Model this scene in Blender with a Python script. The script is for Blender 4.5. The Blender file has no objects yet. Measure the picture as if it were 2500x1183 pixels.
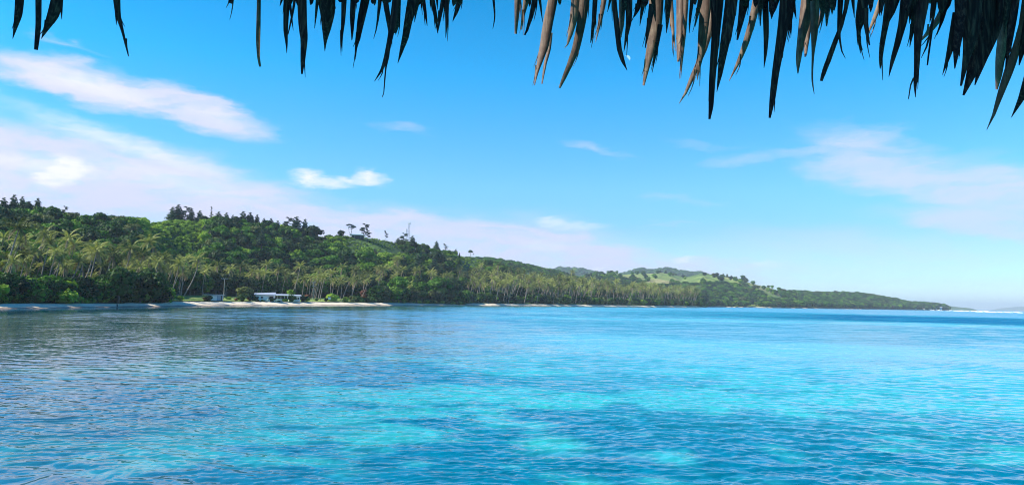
import bpy, math, random
import numpy as np
from mathutils import Vector, Matrix, Euler
R = math.radians
PI = math.pi
rng = np.random.default_rng(7)
random.seed(7)
scene = bpy.context.scene
COL = scene.collection

# ------------------------------------------------------------------ camera
CAMH = 4.0
F = 1888.0                      # focal length in pixels of the 2500 px wide photograph
cam_d = bpy.data.cameras.new("camera")
cam_d.sensor_width = 36.0
cam_d.lens = 36.0 * F / 2500.0
cam_d.clip_start = 0.1
cam_d.clip_end = 120000
cam = bpy.data.objects.new("camera", cam_d)
COL.objects.link(cam)
CM = Matrix.Rotation(R(90 + 4.286), 4, 'X') @ Matrix.Rotation(R(1.146), 4, 'Z')
cam.matrix_world = Matrix.Translation((0, 0, CAMH)) @ CM
scene.camera = cam
CR = np.array(CM.to_3x3())

# ------------------------------------------------------------------ light
SUN_AZ = -98.0                  # degrees to the right of the view direction (+Y)
SUN_EL = 38.0
sun_vec = Vector((math.sin(R(SUN_AZ)) * math.cos(R(SUN_EL)), math.cos(R(SUN_AZ)) * math.cos(R(SUN_EL)), math.sin(R(SUN_EL))))
sd = bpy.data.lights.new("sun", 'SUN')
sd.energy = 5.0
sd.angle = R(0.53)
sd.color = (1.0, 0.93, 0.80)
sun = bpy.data.objects.new("sun", sd)
sun.rotation_euler = sun_vec.to_track_quat('Z', 'Y').to_euler()
sun.location = (0, 0, 50)
COL.objects.link(sun)
scene.view_settings.view_transform = 'Standard'
scene.view_settings.look = 'None'
scene.view_settings.gamma = 1
scene.view_settings.exposure = 0.65
scene.cycles.filter_width = 1.0
scene.cycles.max_bounces = 6
scene.cycles.diffuse_bounces = 2
scene.cycles.glossy_bounces = 3
scene.cycles.transparent_max_bounces = 8
scene.cycles.volume_bounces = 0
scene.cycles.caustics_reflective = False
scene.cycles.caustics_refractive = False


def ray(px, py):
    d = CR @ np.array([(px - 1250) / F, (591.5 - py) / F, -1.0])
    return d


def ang(px, py):
    """azimuth (radians, right of +Y) and tangent of elevation for a photo point"""
    d = ray(px, py)
    return math.atan2(d[0], d[1]), d[2] / math.hypot(d[0], d[1])


def at(px, py, r):
    """the world point on the sight line of a photo point at ground distance r"""
    th, t = ang(px, py)
    return Vector((math.sin(th) * r, math.cos(th) * r, CAMH + t * r))


def project(p):
    d = CR.T @ (np.array(p) - np.array([0, 0, CAMH]))
    return 1250 + F * d[0] / -d[2], 591.5 - F * d[1] / -d[2]


# ------------------------------------------------------------------ node helper
class NT:
    def __init__(s, tree):
        s.t = tree
        tree.nodes.clear()

    def n(s, typ, props=None, **inp):
        nd = s.t.nodes.new(typ)
        for k, v in (props or {}).items():
            setattr(nd, k, v)
        for k, v in inp.items():
            key = int(k[1:]) if k[0] == 'i' and k[1:].isdigit() else k.replace('_', ' ')
            sk = nd.inputs[key]
            if isinstance(v, bpy.types.NodeSocket):
                s.t.links.new(v, sk)
            elif v is not None:
                sk.default_value = v
        return nd

    def math(s, op, a, b=None, c=None, clamp=False):
        return s.n('ShaderNodeMath', {'operation': op, 'use_clamp': clamp}, i0=a, i1=b, i2=c).outputs[0]

    def vmath(s, op, a, b=None, out=0):
        return s.n('ShaderNodeVectorMath', {'operation': op}, i0=a, i1=b).outputs[out]

    def ramp(s, fac, stops, interp='LINEAR'):
        nd = s.n('ShaderNodeValToRGB', i0=fac)
        cr = nd.color_ramp
        cr.interpolation = interp
        while len(cr.elements) < len(stops):
            cr.elements.new(0.5)
        for e, (p, c) in zip(cr.elements, stops):
            e.position = p
            e.color = (c[0], c[1], c[2], 1) if hasattr(c, '__len__') else (c, c, c, 1)
        return nd.outputs[0]

    def mix(s, fac, a, b, blend='MIX'):
        nd = s.n('ShaderNodeMix', {'data_type': 'RGBA', 'blend_type': blend})
        for i, v in ((0, fac), (6, a), (7, b)):
            if isinstance(v, bpy.types.NodeSocket):
                s.t.links.new(v, nd.inputs[i])
            else:
                nd.inputs[i].default_value = v if i == 0 else (v[0], v[1], v[2], 1)
        return nd.outputs[2]

    def mrange(s, v, a, b, c=0.0, d=1.0, smooth=True):
        nd = s.n('ShaderNodeMapRange', {'interpolation_type': 'SMOOTHSTEP' if smooth else 'LINEAR'}, i0=v, i1=a, i2=b, i3=c, i4=d)
        return nd.outputs[0]

    def noise(s, vec, scale, detail=3, rough=0.5, out=0, dist=0.0):
        return s.n('ShaderNodeTexNoise', Vector=vec, Scale=scale, Detail=detail, Roughness=rough, Distortion=dist).outputs[out]


# ------------------------------------------------------------------ world: sky and clouds (all in directions)
world = bpy.data.worlds.new("World")
scene.world = world
world.use_nodes = True
W = NT(world.node_tree)
sky = W.n('ShaderNodeTexSky', {'sky_type': 'NISHITA', 'sun_disc': False, 'sun_elevation': R(SUN_EL), 'sun_rotation': R(SUN_AZ),
                               'altitude': 0, 'air_density': 1.0, 'dust_density': 0.3, 'ozone_density': 3.0})
gen = W.n('ShaderNodeTexCoord').outputs['Generated']
sep = W.n('ShaderNodeSeparateXYZ', Vector=gen)
az_ = W.math('ARCTAN2', sep.outputs[0], sep.outputs[1])
el_ = W.math('ARCSINE', sep.outputs[2])
uv = W.n('ShaderNodeCombineXYZ', X=az_, Y=el_).outputs[0]
elc = W.math('MAXIMUM', el_, 0.0)
# the clear sky: deep saturated blue overhead, pale at the horizon
tint = W.ramp(W.math('DIVIDE', elc, 0.9), [(0.0, (1.05, 1.30, 1.55)), (0.035, (.76, 1.12, 1.42)), (0.10, (.54, .93, 1.42)), (0.16, (.52, 1.06, 1.44)), (0.24, (.32, 1.07, 1.46)), (0.32, (.10, 1.10, 1.50)), (0.44, (.0, 0.95, 1.34)), (1.0, (.0, .42, 1.0))])
clear = W.mix(1.0, sky.outputs[0], tint, 'MULTIPLY')
# warped coordinates so the cloud edges are ragged
st = W.vmath('MULTIPLY', uv, (1.0, 3.2, 1.0))
w1 = W.noise(st, 9.0, 6, 0.6, out=1)
w2 = W.noise(st, 30.0, 7, 0.65, out=1)
off = W.vmath('MULTIPLY', W.vmath('SUBTRACT', w1, (.5, .5, .5)), (0.16, 0.045, 0))
off2 = W.vmath('MULTIPLY', W.vmath('SUBTRACT', w2, (.5, .5, .5)), (0.03, 0.010, 0))
uvw = W.vmath('ADD', W.vmath('ADD', uv, off), off2)


def blob(px, py, hw, hh, deg, dens, soft=0.15, src=None):
    th, t = ang(px, py)
    m = W.n('ShaderNodeMapping', {'vector_type': 'TEXTURE'}, Vector=src or uvw, Location=(th, math.atan(t), 0), Rotation=(0, 0, R(deg)), Scale=(hw / F, hh / F, 1))
    ln = W.vmath('LENGTH', m.outputs[0], out=1)
    return W.mrange(ln, 1.0, soft, 0.0, dens)


def union(lst, op='MAXIMUM'):
    a = lst[0]
    for b in lst[1:]:
        a = W.math(op, a, b)
    return a


# (photo x, y, half width, half height, tilt, density)
veil = union([blob(*b) for b in [
    (-260, 470, 820, 175, -3, .95, .45), (330, 490, 720, 145, -9, .97, .55), (1000, 545, 560, 60, -4, .6, .2), (640, 570, 820, 125, -9, .95, .65), (1120, 600, 640, 92, -5, .94, .65),
    (1400, 640, 620, 70, -4, .82, .5), (230, 214, 280, 52, -9, .98, .45), (440, 262, 260, 56, -12, .92, .45), (130, 190, 130, 40, -3, .5, .2),
    (560, 283, 120, 34, -16, .5, .1), (150, 108, 110, 12, -9, .45, .0), (200, 318, 160, 11, -4, .4, .0), (-30, 158, 60, 14, 0, .4, .0),
    (975, 315, 95, 17, -6, .32, .0), (1475, 372, 100, 15, -14, .38, .0), (1640, 478, 110, 14, -8, .25, .0), (1640, 545, 140, 6, -1, .2, .0),
    (2110, 350, 170, 48, -8, .66, .1), (1980, 366, 210, 26, 4, .46, .1), (1810, 390, 110, 22, 0, .38, .0), (2200, 430, 290, 74, -18, .72, .25),
    (2430, 470, 280, 74, -10, .76, .3), (2440, 545, 280, 50, -8, .70, .25), (2330, 392, 130, 18, 6, .22, .0), (2000, 568, 60, 14, -5, .22, .0),
    (2340, 640, 160, 28, -2, .34, .0), (2110, 615, 150, 28, 2, .22, .0), (1900, 650, 420, 44, -2, .36, .0), (1250, 560, 520, 60, -4, .5, .1), (2100, 610, 620, 80, -2, .36, .1), (2300, 690, 700, 26, 0, .18, .0),
    (1700, 350, 140, 14, -4, .14, .0)]])
grain = W.noise(W.vmath('MULTIPLY', uvw, (1.0, 4.5, 1.0)), 14.0, 7, 0.62)
veil = W.math('MULTIPLY', veil, W.mrange(grain, 0.26, 0.60, 0.50, 1.0))
src2 = W.vmath('ADD', uv, W.vmath('MULTIPLY', W.vmath('SUBTRACT', w2, (.5, .5, .5)), (0.045, 0.022, 0)))
puff = union([blob(*b, src=src2) for b in [
    (150, 425, 70, 34, 20, 1.0, .35), (178, 404, 58, 30, -8, 1.0, .3), (752, 434, 56, 30, 0, .95, .1), (800, 446, 100, 20, 0, .75, .1), (870, 442, 90, 18, 0, .75, .1), (905, 432, 52, 26, -5, .95, .1),
    (1350, 545, 62, 20, 0, .6, .0), (1400, 552, 110, 16, 0, .5, .0), (1330, 602, 80, 18, 0, .35, .0), (1665, 634, 36, 12, 4, .55, .0), (1870, 642, 50, 11, 0, .4, .0),
    (1805, 661, 14, 6, 0, .4, .0), (1470, 656, 30, 9, 0, .3, 0.), (310, 352, 360, 34, -14, .62, .0), (60, 400, 260, 30, -4, .6, .0), (220, 208, 190, 30, -8, .65, .0), (520, 280, 120, 26, -8, .3, .0), (420, 440, 300, 40, -8, .35, .0),
    (-500, 380, 420, 150, 0, .7, .2), (-150, 210, 120, 60, 0, .5, .1)]])
vcol = W.mix(W.mrange(elc, 0.02, 0.25), (4.8, 5.0, 6.6), (5.2, 5.3, 6.8))
c1 = W.mix(veil, clear, vcol)
puff = W.math('MULTIPLY', puff, W.mrange(W.noise(st, 34.0, 6, .6), .25, .58, .45, 1.0))
c2 = W.mix(puff, c1, (6.6, 6.7, 7.3))
# brighter air towards the sun, outside the picture's left edge
bg = W.n('ShaderNodeBackground', Color=c2, Strength=0.1)
W.n('ShaderNodeOutputWorld', Surface=bg.outputs[0])
world.cycles.sampling_method = 'MANUAL'
world.cycles.sample_map_resolution = 512

# ------------------------------------------------------------------ numpy value noise
_perm = rng.random((256, 256))


def vnoise(x, y):
    xi = np.floor(x).astype(int)
    yi = np.floor(y).astype(int)
    fx = x - xi
    fy = y - yi
    fx = fx * fx * (3 - 2 * fx)
    fy = fy * fy * (3 - 2 * fy)
    g = lambda a, b: _perm[a & 255, b & 255]
    return (g(xi, yi) * (1 - fx) + g(xi + 1, yi) * fx) * (1 - fy) + (g(xi, yi + 1) * (1 - fx) + g(xi + 1, yi + 1) * fx) * fy


def fbm(x, y, s, octv=4, gain=.5):
    x = np.asarray(x, float) / s
    y = np.asarray(y, float) / s
    a, tot, v = 1.0, 0.0, 0.0
    for k in range(octv):
        v = v + a * vnoise(x * 2 ** k + 17.3 * k, y * 2 ** k + 5.1 * k)
        tot += a
        a *= gain
    return v / tot


def sstep(a, b, x):
    t = np.clip((x - a) / (b - a), 0, 1)
    return t * t * (3 - 2 * t)


# ------------------------------------------------------------------ objects and tags
def tag(o, label=None, cat=None, group=None, kind=None):
    if label: o['label'] = label
    if cat: o['category'] = cat
    if group: o['group'] = group
    if kind: o['kind'] = kind
    return o


def mesh_np(name, V, Q=None, T=None, mats=(), midx=None, smooth=False):
    me = bpy.data.meshes.new(name)
    V = np.asarray(V, np.float32)
    nq = 0 if Q is None else len(Q)
    nt = 0 if T is None else len(T)
    me.vertices.add(len(V))
    me.vertices.foreach_set('co', V.ravel())
    loops = []
    if nq: loops.append(np.asarray(Q).ravel())
    if nt: loops.append(np.asarray(T).ravel())
    loops = np.concatenate(loops).astype(np.int32)
    me.loops.add(len(loops))
    me.loops.foreach_set('vertex_index', loops)
    me.polygons.add(nq + nt)
    st_ = np.concatenate([np.arange(nq) * 4, nq * 4 + np.arange(nt) * 3]).astype(np.int32)
    me.polygons.foreach_set('loop_start', st_)
    if smooth:
        me.polygons.foreach_set('use_smooth', np.ones(nq + nt, bool))
    for m in mats:
        me.materials.append(m)
    if midx is not None:
        me.polygons.foreach_set('material_index', np.asarray(midx, np.int32))
    me.update(calc_edges=True)
    me.validate()
    return me


def link(name, data, parent=None, loc=(0, 0, 0)):
    o = bpy.data.objects.new(name, data)
    COL.objects.link(o)
    o.location = loc
    if parent is not None:
        o.parent = parent
    return o


class MB:
    """collects boxes, tubes and prisms for one mesh"""
    def __init__(s):
        s.v = []
        s.f = []

    def box(s, c, d, rz=0.0):
        n = len(s.v)
        cs, sn = math.cos(rz), math.sin(rz)
        for x in (-.5, .5):
            for y in (-.5, .5):
                for z in (-.5, .5):
                    X, Y = x * d[0], y * d[1]
                    s.v.append((c[0] + X * cs - Y * sn, c[1] + X * sn + Y * cs, c[2] + z * d[2]))
        for f in ((0, 1, 3, 2), (4, 6, 7, 5), (0, 4, 5, 1), (2, 3, 7, 6), (0, 2, 6, 4), (1, 5, 7, 3)):
            s.f.append([n + i for i in f])
        return s

    def hexa(s, pts):
        """eight corners: bottom four then top four, both counter-clockwise"""
        n = len(s.v)
        s.v += [tuple(p) for p in pts]
        for f in ((3, 2, 1, 0), (4, 5, 6, 7), (0, 1, 5, 4), (1, 2, 6, 5), (2, 3, 7, 6), (3, 0, 4, 7)):
            s.f.append([n + i for i in f])
        return s

    def tube(s, pts, rad, k=7):
        n = len(s.v)
        m = len(pts)
        for i, p in enumerate(pts):
            p = Vector(p)
            a = Vector(pts[max(i - 1, 0)])
            b = Vector(pts[min(i + 1, m - 1)])
            t = (b - a).normalized()
            u = t.cross(Vector((0, 1, 0)) if abs(t.y) < .9 else Vector((1, 0, 0))).normalized()
            w = t.cross(u)
            for j in range(k):
                an = 2 * PI * j / k
                s.v.append(tuple(p + (u * math.cos(an) + w * math.sin(an)) * rad[i]))
        for i in range(m - 1):
            for j in range(k):
                s.f.append([n + i * k + j, n + i * k + (j + 1) % k, n + (i + 1) * k + (j + 1) % k, n + (i + 1) * k + j])
        s.f.append([n + j for j in range(k)][::-1])
        s.f.append([n + (m - 1) * k + j for j in range(k)])
        return s

    def mesh(s, name, mat, smooth=False):
        me = bpy.data.meshes.new(name)
        me.from_pydata(s.v, [], s.f)
        me.materials.append(mat)
        if smooth:
            me.polygons.foreach_set('use_smooth', [True] * len(me.polygons))
        me.update()
        return me

    def build(s, name, mat, parent=None, smooth=False, loc=(0, 0, 0)):
        return link(name, s.mesh(name, mat, smooth), parent, loc)


# ------------------------------------------------------------------ materials
def new_mat(name):
    m = bpy.data.materials.new(name)
    m.use_nodes = True
    return m, NT(m.node_tree)


def plain(name, col, rough=.7, var=.25, scale=3.0, metal=0.0):
    m, N = new_mat(name)
    co = N.n('ShaderNodeTexCoord').outputs['Object']
    ns = N.noise(co, scale, 5, .6)
    c = N.mix(1.0, (col[0], col[1], col[2]), N.ramp(ns, [(.25, 1 - var), (.75, 1 + var)]), 'MULTIPLY')
    b = N.n('ShaderNodeBsdfPrincipled', Base_Color=c, Roughness=rough, Metallic=metal)
    N.n('ShaderNodeOutputMaterial', Surface=b.outputs[0])
    return m


def leaf_mat(name, col, col2, trans=.25, rough=.55, nscale=.35):
    """foliage: every leaf face has its own tone between the two colours"""
    m, N = new_mat(name)
    geo = N.n('ShaderNodeNewGeometry')
    co = N.n('ShaderNodeTexCoord').outputs['Object']
    rnd = geo.outputs['Random Per Island']
    oi = N.n('ShaderNodeObjectInfo').outputs['Random']
    f = N.math('ADD', N.math('MULTIPLY', rnd, .55), N.math('MULTIPLY', N.noise(co, nscale, 3, .6), .75))
    f = N.math('ADD', f, N.math('MULTIPLY', N.math('SUBTRACT', oi, .5), .85))
    c = N.ramp(f, [(.2, col), (.95, col2)])
    d = N.n('ShaderNodeBsdfPrincipled', Base_Color=c, Roughness=rough)
    d.inputs['Specular IOR Level'].default_value = .15
    t = N.n('ShaderNodeBsdfTranslucent', Color=N.mix(1.0, c, (1.2, 1.25, .5), 'MULTIPLY'))
    mx = N.n('ShaderNodeMixShader', i0=trans, i1=d.outputs[0], i2=t.outputs[0])
    N.n('ShaderNodeOutputMaterial', Surface=mx.outputs[0])
    return m


M = {}
M['dark'] = leaf_mat('foliage_dark_green', (.006, .028, .010), (.045, .110, .020))
M['deep'] = leaf_mat('foliage_deep_green', (.012, .055, .008), (0.100, 0.245, 0.018))
M['mid'] = leaf_mat('foliage_mid_green', (.030, .095, .010), (0.202, 0.348, 0.031))
M['olive'] = leaf_mat('foliage_olive', (.030, .055, .020), (.140, .170, .050))
M['bright'] = leaf_mat('foliage_bright_green', (.10, .20, .015), (.36, .52, .06), .3)
M['brown'] = leaf_mat('foliage_brown', (.050, .035, .020), (.200, .130, .070))
M['pine'] = leaf_mat('foliage_pine', (.012, .035, .020), (.055, .105, .045), .15)
M['far'] = leaf_mat('foliage_far_green', (.010, .040, .018), (.070, .150, .045))
M['frond'] = leaf_mat('palm_frond', (.045, .072, .018), (.40, .42, .13), .25, .55)
M['deadfrond'] = leaf_mat('dry_frond', (.16, .11, .06), (.34, .26, .15), .2, .6)
M['trunk'] = plain('bark', (.13, .105, .085), .9, .4, 2.0)
M['palmtrunk'] = plain('palm_bark', (.27, .225, .185), .9, .35, 1.5)
M['white'] = plain('white_paint', (.86, .86, .84), .5, .06)
M['cream'] = plain('cream_paint', (.72, .64, .50), .6, .08)
M['greywall'] = plain('blue_grey_panel', (.34, .42, .52), .6, .1)
M['roofgrey'] = plain('pale_metal_roof', (.50, .53, .58), .4, .1, 1.0, .2)
M['darkwall'] = plain('shaded_timber', (.06, .05, .05), .8, .3)
M['wood'] = plain('weathered_pole', (.34, .33, .31), .85, .25)
M['steel'] = plain('galvanised_steel', (.45, .47, .50), .5, .1, 1.0, .3)
M['tank'] = plain('green_tank', (.20, .34, .30), .45, .1)
M['glass'] = plain('dark_window', (.03, .04, .05), .1, .1)
M['reddish'] = leaf_mat('foliage_red_brown', (.10, .035, .02), (.28, .12, .07))

# ------------------------------------------------------------------ terrain: every height is a function of azimuth and distance
SHORE = [(-1600, 150), (-700, 155), (-300, 170), (0, 200), (200, 225), (400, 262), (500, 290), (700, 340), (900, 405), (1050, 470), (1110, 500), (1135, 530), (1150, 535),
         (1200, 545), (1350, 630), (1500, 740), (1600, 830), (1690, 930), (1712, 985), (1722, 1240), (1800, 1330), (1900, 1450), (2000, 1600), (2100, 1850), (2200, 2150), (2290, 2520), (2318, 2700)]
_st = np.array([ang(p, 745)[0] for p, _ in SHORE])
_sr = np.array([r for _, r in SHORE], float)


def shore(th):
    return np.interp(th, _st, _sr)


def tab(pairs, y=745):
    a = np.array([ang(p, y)[0] for p, _ in pairs])
    b = np.array([v for _, v in pairs], float)
    return lambda th: np.interp(th, a, b)


def PX(th):
    """photo x of an azimuth, at the shoreline's height"""
    return np.interp(th, _pt, _pp)


_pp = np.arange(-1700, 4200, 20.0)
_pt = np.array([ang(p, 745)[0] for p in _pp])
BW = tab([(-400, 9), (0, 9), (395, 9), (425, 18), (700, 20), (860, 18), (1000, 13), (1100, 6), (1132, 2), (1150, 9), (1350, 11), (1600, 11), (1712, 5), (1722, 3), (1740, 10), (1900, 8), (1960, 12), (2318, 14)])
BZ = tab([(-400, .9), (0, .9), (395, .9), (425, 1.45), (860, 1.45), (1000, 1.2), (1100, .8), (1132, .5), (1150, 1.45), (1700, 1.5), (1712, 1.0), (1722, .6), (1740, 1.2), (2318, 1.6)])
FL = tab([(-400, 60), (0, 55), (300, 55), (420, 85), (700, 85), (900, 55), (1000, 40), (1150, 25), (1720, 30), (2318, 30)])


class Hill:
    def __init__(s, tabl, back, nz=4.0, ns=60.0, curve=.35):
        # table rows: (photo x, ground skyline y, ridge distance)
        a = np.array([ang(p, y) for p, y, _ in tabl])
        s.th = a[:, 0]
        s.rr = np.array([r for _, _, r in tabl], float)
        s.zz = CAMH + a[:, 1] * s.rr
        s.back, s.nz, s.ns, s.curve = back, nz, ns, curve

    def z(s, th, r, foot, fz):
        rr = np.interp(th, s.th, s.rr)
        zz = np.interp(th, s.th, s.zz)
        q = np.clip((r - foot) / np.maximum(rr - foot, 1), 0, 1)
        sh = (1 - s.curve) * q + s.curve * q * q * (3 - 2 * q)
        z = fz + (zz - fz) * sh
        x, y = np.sin(th) * r, np.cos(th) * r
        env = np.clip(q * 1.6, 0, 1) * np.clip((1 - q) * 4, 0, 1)
        z = z + (fbm(x, y, s.ns, 3) - .5) * 2 * s.nz * env
        over = np.clip((r - rr) / s.back, 0, 1)
        z = z - over * over * (3 - 2 * over) * (zz + 8)
        lim = (th < s.th[0]) | (th > s.th[-1])
        return np.where(lim, -8, z)


HA = Hill([(-1700, 560, 330), (-600, 545, 350), (-200, 535, 400), (0, 541, 430), (100, 546, 440), (200, 562, 450), (300, 562, 480), (380, 549, 505), (430, 541, 520), (500, 546, 540), (560, 550, 550),
           (620, 553, 560), (700, 566, 570), (780, 592, 580), (820, 586, 590), (860, 577, 600), (900, 581, 610), (950, 589, 625), (1000, 604, 640), (1050, 616, 665), (1100, 628, 700),
           (1130, 629, 730), (1170, 634, 760), (1220, 658, 790), (1300, 689, 830), (1400, 711, 880), (1500, 724, 950), (1600, 733, 1040), (1700, 740, 1120), (1716, 744, 1150)], 180, 5.0, 70.0)
HB = Hill([(1040, 660, 1150), (1120, 640, 1180), (1195, 641, 1220), (1260, 651, 1260), (1300, 660, 1300), (1370, 674, 1340), (1430, 691, 1400), (1480, 709, 1450), (1560, 735, 1500)], 300, 10.0, 140.0)
HC = Hill([(1330, 700, 1900), (1400, 690, 1900), (1437, 672, 1900), (1455, 665, 1900), (1480, 667, 1900), (1498, 661, 1900), (1518, 670, 1900), (1540, 669, 1900), (1560, 667, 1900), (1580, 668, 1900), (1612, 665, 1900),
           (1640, 669, 1880), (1665, 675, 1870), (1690, 673, 1850), (1703, 669, 1850), (1720, 667, 1850), (1745, 670, 1840), (1765, 675, 1830), (1800, 679, 1820), (1840, 693, 1800), (1880, 702, 1800), (1925, 718, 1800),
           (1980, 736, 1850), (2040, 750, 1900)], 400, 12.0, 160.0)
HD = Hill([(1800, 745, 1900), (1880, 725, 2000), (1925, 718, 2050), (1980, 720, 2100), (2050, 721, 2200), (2090, 722, 2250), (2130, 727, 2300), (2165, 733, 2380), (2190, 737, 2450), (2210, 742, 2500),
           (2240, 744, 2560), (2280, 747, 2680), (2305, 750, 2760), (2318, 758, 2800)], 300, 7.0, 130.0)
HE = Hill([(1250, 720, 3600), (1340, 668, 3600), (1365, 660, 3600), (1400, 661, 3600), (1425, 664, 3600), (1445, 669, 3600), (1500, 680, 3600), (1540, 668, 3600), (1565, 661, 3600), (1590, 665, 3600), (1610, 664, 3600),
           (1630, 660, 3600), (1660, 667, 3600), (1680, 671, 3600), (1712, 671, 3600), (1760, 690, 3600), (1860, 735, 3600)], 700, 12.0, 260.0)
HILLS = (HA, HB, HC, HD)


def land_z(th, r):
    th = np.asarray(th, float)
    r = np.asarray(r, float)
    s0 = shore(th)
    bw, bz, fl = BW(th), BZ(th), FL(th)
    edge = s0 + bw
    flat = np.interp(0, [0], [0]) + bz + np.clip((r - edge) / np.maximum(fl, 1), 0, 1) ** 1.3 * 2.2
    flat = np.where(r < edge, bz - (edge - r) * .6, flat)
    foot = edge + fl
    z = np.full(np.broadcast(th, r).shape, -20.0)
    for h in HILLS:
        z = np.maximum(z, h.z(th, r, foot, bz + 2.2))
    z = np.where(r <= foot, np.where(th < _st[-1] + .004, flat, -3), np.maximum(z, np.where(th < _st[-1], -4, -9)))
    return z


def foot_c(th):
    return np.where(PX(th) > 1716, shore(th) + BW(th) + FL(th), np.interp(PX(th), [1330, 1640, 1716], [1010, 1150, 1285]))


def polar_mesh(name, ths, rows, zfun, mat, smooth=True):
    """rows: (len(ths), n) distances"""
    TH = np.repeat(ths[:, None], rows.shape[1], 1)
    Z = zfun(TH, rows)
    V = np.stack([np.sin(TH) * rows, np.cos(TH) * rows, Z], -1).reshape(-1, 3)
    a, b = rows.shape
    i = np.arange(a - 1)[:, None] * b + np.arange(b - 1)[None]
    Q = np.stack([i, i + b, i + b + 1, i + 1], -1).reshape(-1, 4)[:, ::-1]
    me = mesh_np(name, V, Q, mats=[mat], smooth=smooth)
    return link(name, me)


# ground materials
m, N = new_mat('hillside_ground')
co = N.n('ShaderNodeTexCoord').outputs['Object']
base = N.ramp(N.noise(co, .035, 5, .6), [(.3, (.020, .055, .010)), (.5, (.055, .12, .018)), (.68, (.12, .21, .03))])
sp = N.ramp(N.noise(co, .5, 6, .7), [(.35, .45), (.65, 1.5)])
bmp = N.n('ShaderNodeBump', Strength=1.0, Distance=1.2, Height=N.noise(co, .55, 6, .7))
b = N.n('ShaderNodeBsdfPrincipled', Base_Color=N.mix(1.0, base, sp, 'MULTIPLY'), Roughness=.9, Normal=bmp.outputs[0])
N.n('ShaderNodeOutputMaterial', Surface=b.outputs[0])
M['hill'] = m
m, N = new_mat('grassy_hill_ground')
co = N.n('ShaderNodeTexCoord').outputs['Object']
base = N.ramp(N.noise(co, .009, 6, .62), [(.30, (.07, .13, .03)), (.42, (.17, .27, .04)), (.52, (.23, .30, .06)), (.60, (.34, .29, .12)), (.8, (.16, .24, .05))])
sp = N.ramp(N.noise(co, .05, 7, .7), [(.38, .42), (.60, 1.35)])
bmp = N.n('ShaderNodeBump', Strength=1.0, Distance=4.0, Height=N.noise(co, .06, 7, .7))
b = N.n('ShaderNodeBsdfPrincipled', Base_Color=N.mix(1.0, base, sp, 'MULTIPLY'), Roughness=.95, Normal=bmp.outputs[0])
N.n('ShaderNodeOutputMaterial', Surface=b.outputs[0])
M['grasshill'] = m
m, N = new_mat('lawn_grass')
co = N.n('ShaderNodeTexCoord').outputs['Object']
base = N.ramp(N.noise(co, .10, 6, .65), [(.3, (.14, .22, .04)), (.5, (.22, .34, .05)), (.62, (.32, .36, .10)), (.72, (.38, .34, .17))])
bmp = N.n('ShaderNodeBump', Strength=.8, Distance=.4, Height=N.noise(co, 1.2, 5, .7))
b = N.n('ShaderNodeBsdfPrincipled', Base_Color=base, Roughness=.95, Normal=bmp.outputs[0])
N.n('ShaderNodeOutputMaterial', Surface=b.outputs[0])
M['lawn'] = m
m, N = new_mat('beach_sand')
geo = N.n('ShaderNodeNewGeometry').outputs['Position']
sz = N.n('ShaderNodeSeparateXYZ', Vector=geo).outputs[2]
wet = N.math('ADD', sz, N.math('MULTIPLY', N.noise(geo, .12, 4, .6), .5))
c = N.ramp(wet, [(.22, (.22, .165, .12)), (.42, (.36, .26, .18)), (.50, (.78, .62, .42)), (.9, (.84, .72, .52))])
c = N.mix(1.0, c, N.ramp(N.noise(geo, 1.1, 6, .7), [(.3, .75), (.6, 1.08)]), 'MULTIPLY')
wr = N.ramp(N.noise(N.vmath('MULTIPLY', geo, (1, 1, 6)), .33, 5, .7), [(.66, 0.0), (.72, 1.0)])
c = N.mix(N.math('MULTIPLY', wr, .6), c, (.12, .09, .06))
b = N.n('ShaderNodeBsdfPrincipled', Base_Color=c, Roughness=.9)
N.n('ShaderNodeOutputMaterial', Surface=b.outputs[0])
M['sand'] = m

# hillside A with its coastal flat, then the hills behind it
ths = np.array([ang(p, 700)[0] for p in np.arange(-1650, 1717, 7.0)])
e0 = shore(ths) + BW(ths)
HN = 150
fr = np.linspace(0, 1, HN) ** 1.15
rr_ = np.interp(ths, HA.th, HA.rr) + 260
rows = (e0 - .6)[:, None] + fr[None] * (rr_ - e0)[:, None]
tag(polar_mesh('hillside', ths, rows, land_z, M['hill']), kind='structure')


def zonly(h, foot, fz):
    return lambda t, r: h.z(t, r, foot, fz)


ths = np.array([ang(p, 700)[0] for p in np.arange(1040, 1562, 8.0)])
rows = np.repeat(np.linspace(880, 1700, 80)[None], len(ths), 0)
tag(polar_mesh('wooded_hill', ths, rows, zonly(HB, 860.0, 3.0), M['hill']), kind='structure')
ths = np.array([ang(p, 700)[0] for p in np.arange(1330, 2040, 6.0)])
e0 = np.where(PX(ths) > 1716, shore(ths) + BW(ths), 1000.0)
rows = (e0 - 1)[:, None] + np.linspace(0, 1, 120)[None] * (2250 - e0)[:, None]
tag(polar_mesh('grassy_hill', ths, rows, lambda t, r: np.where(PX(t) > 1716, land_z(t, r), HC.z(t, r, foot_c(t), 3.2)), M['grasshill']), kind='structure')
ths = np.array([ang(p, 720)[0] for p in np.arange(1925, 2320, 5.0)])
e0 = shore(ths) + BW(ths)
rows = (e0 - 1)[:, None] + np.linspace(0, 1, 70)[None] * (900)
_hd = polar_mesh('headland', ths, rows, lambda t, r: np.maximum(HD.z(t, r, shore(t) + BW(t) + 25, 2.5), np.where(r < shore(t) + 60, 1.2, -9)) + .05, M['hill'])
tag(_hd, kind='structure')
ths = np.array([ang(p, 700)[0] for p in np.arange(1250, 1860, 8.0)])
rows = np.repeat(np.linspace(2600, 4400, 60)[None], len(ths), 0)
tag(polar_mesh('distant_hills', ths, rows, zonly(HE, 2600.0, 0.0), M['hill']), kind='structure')
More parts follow.
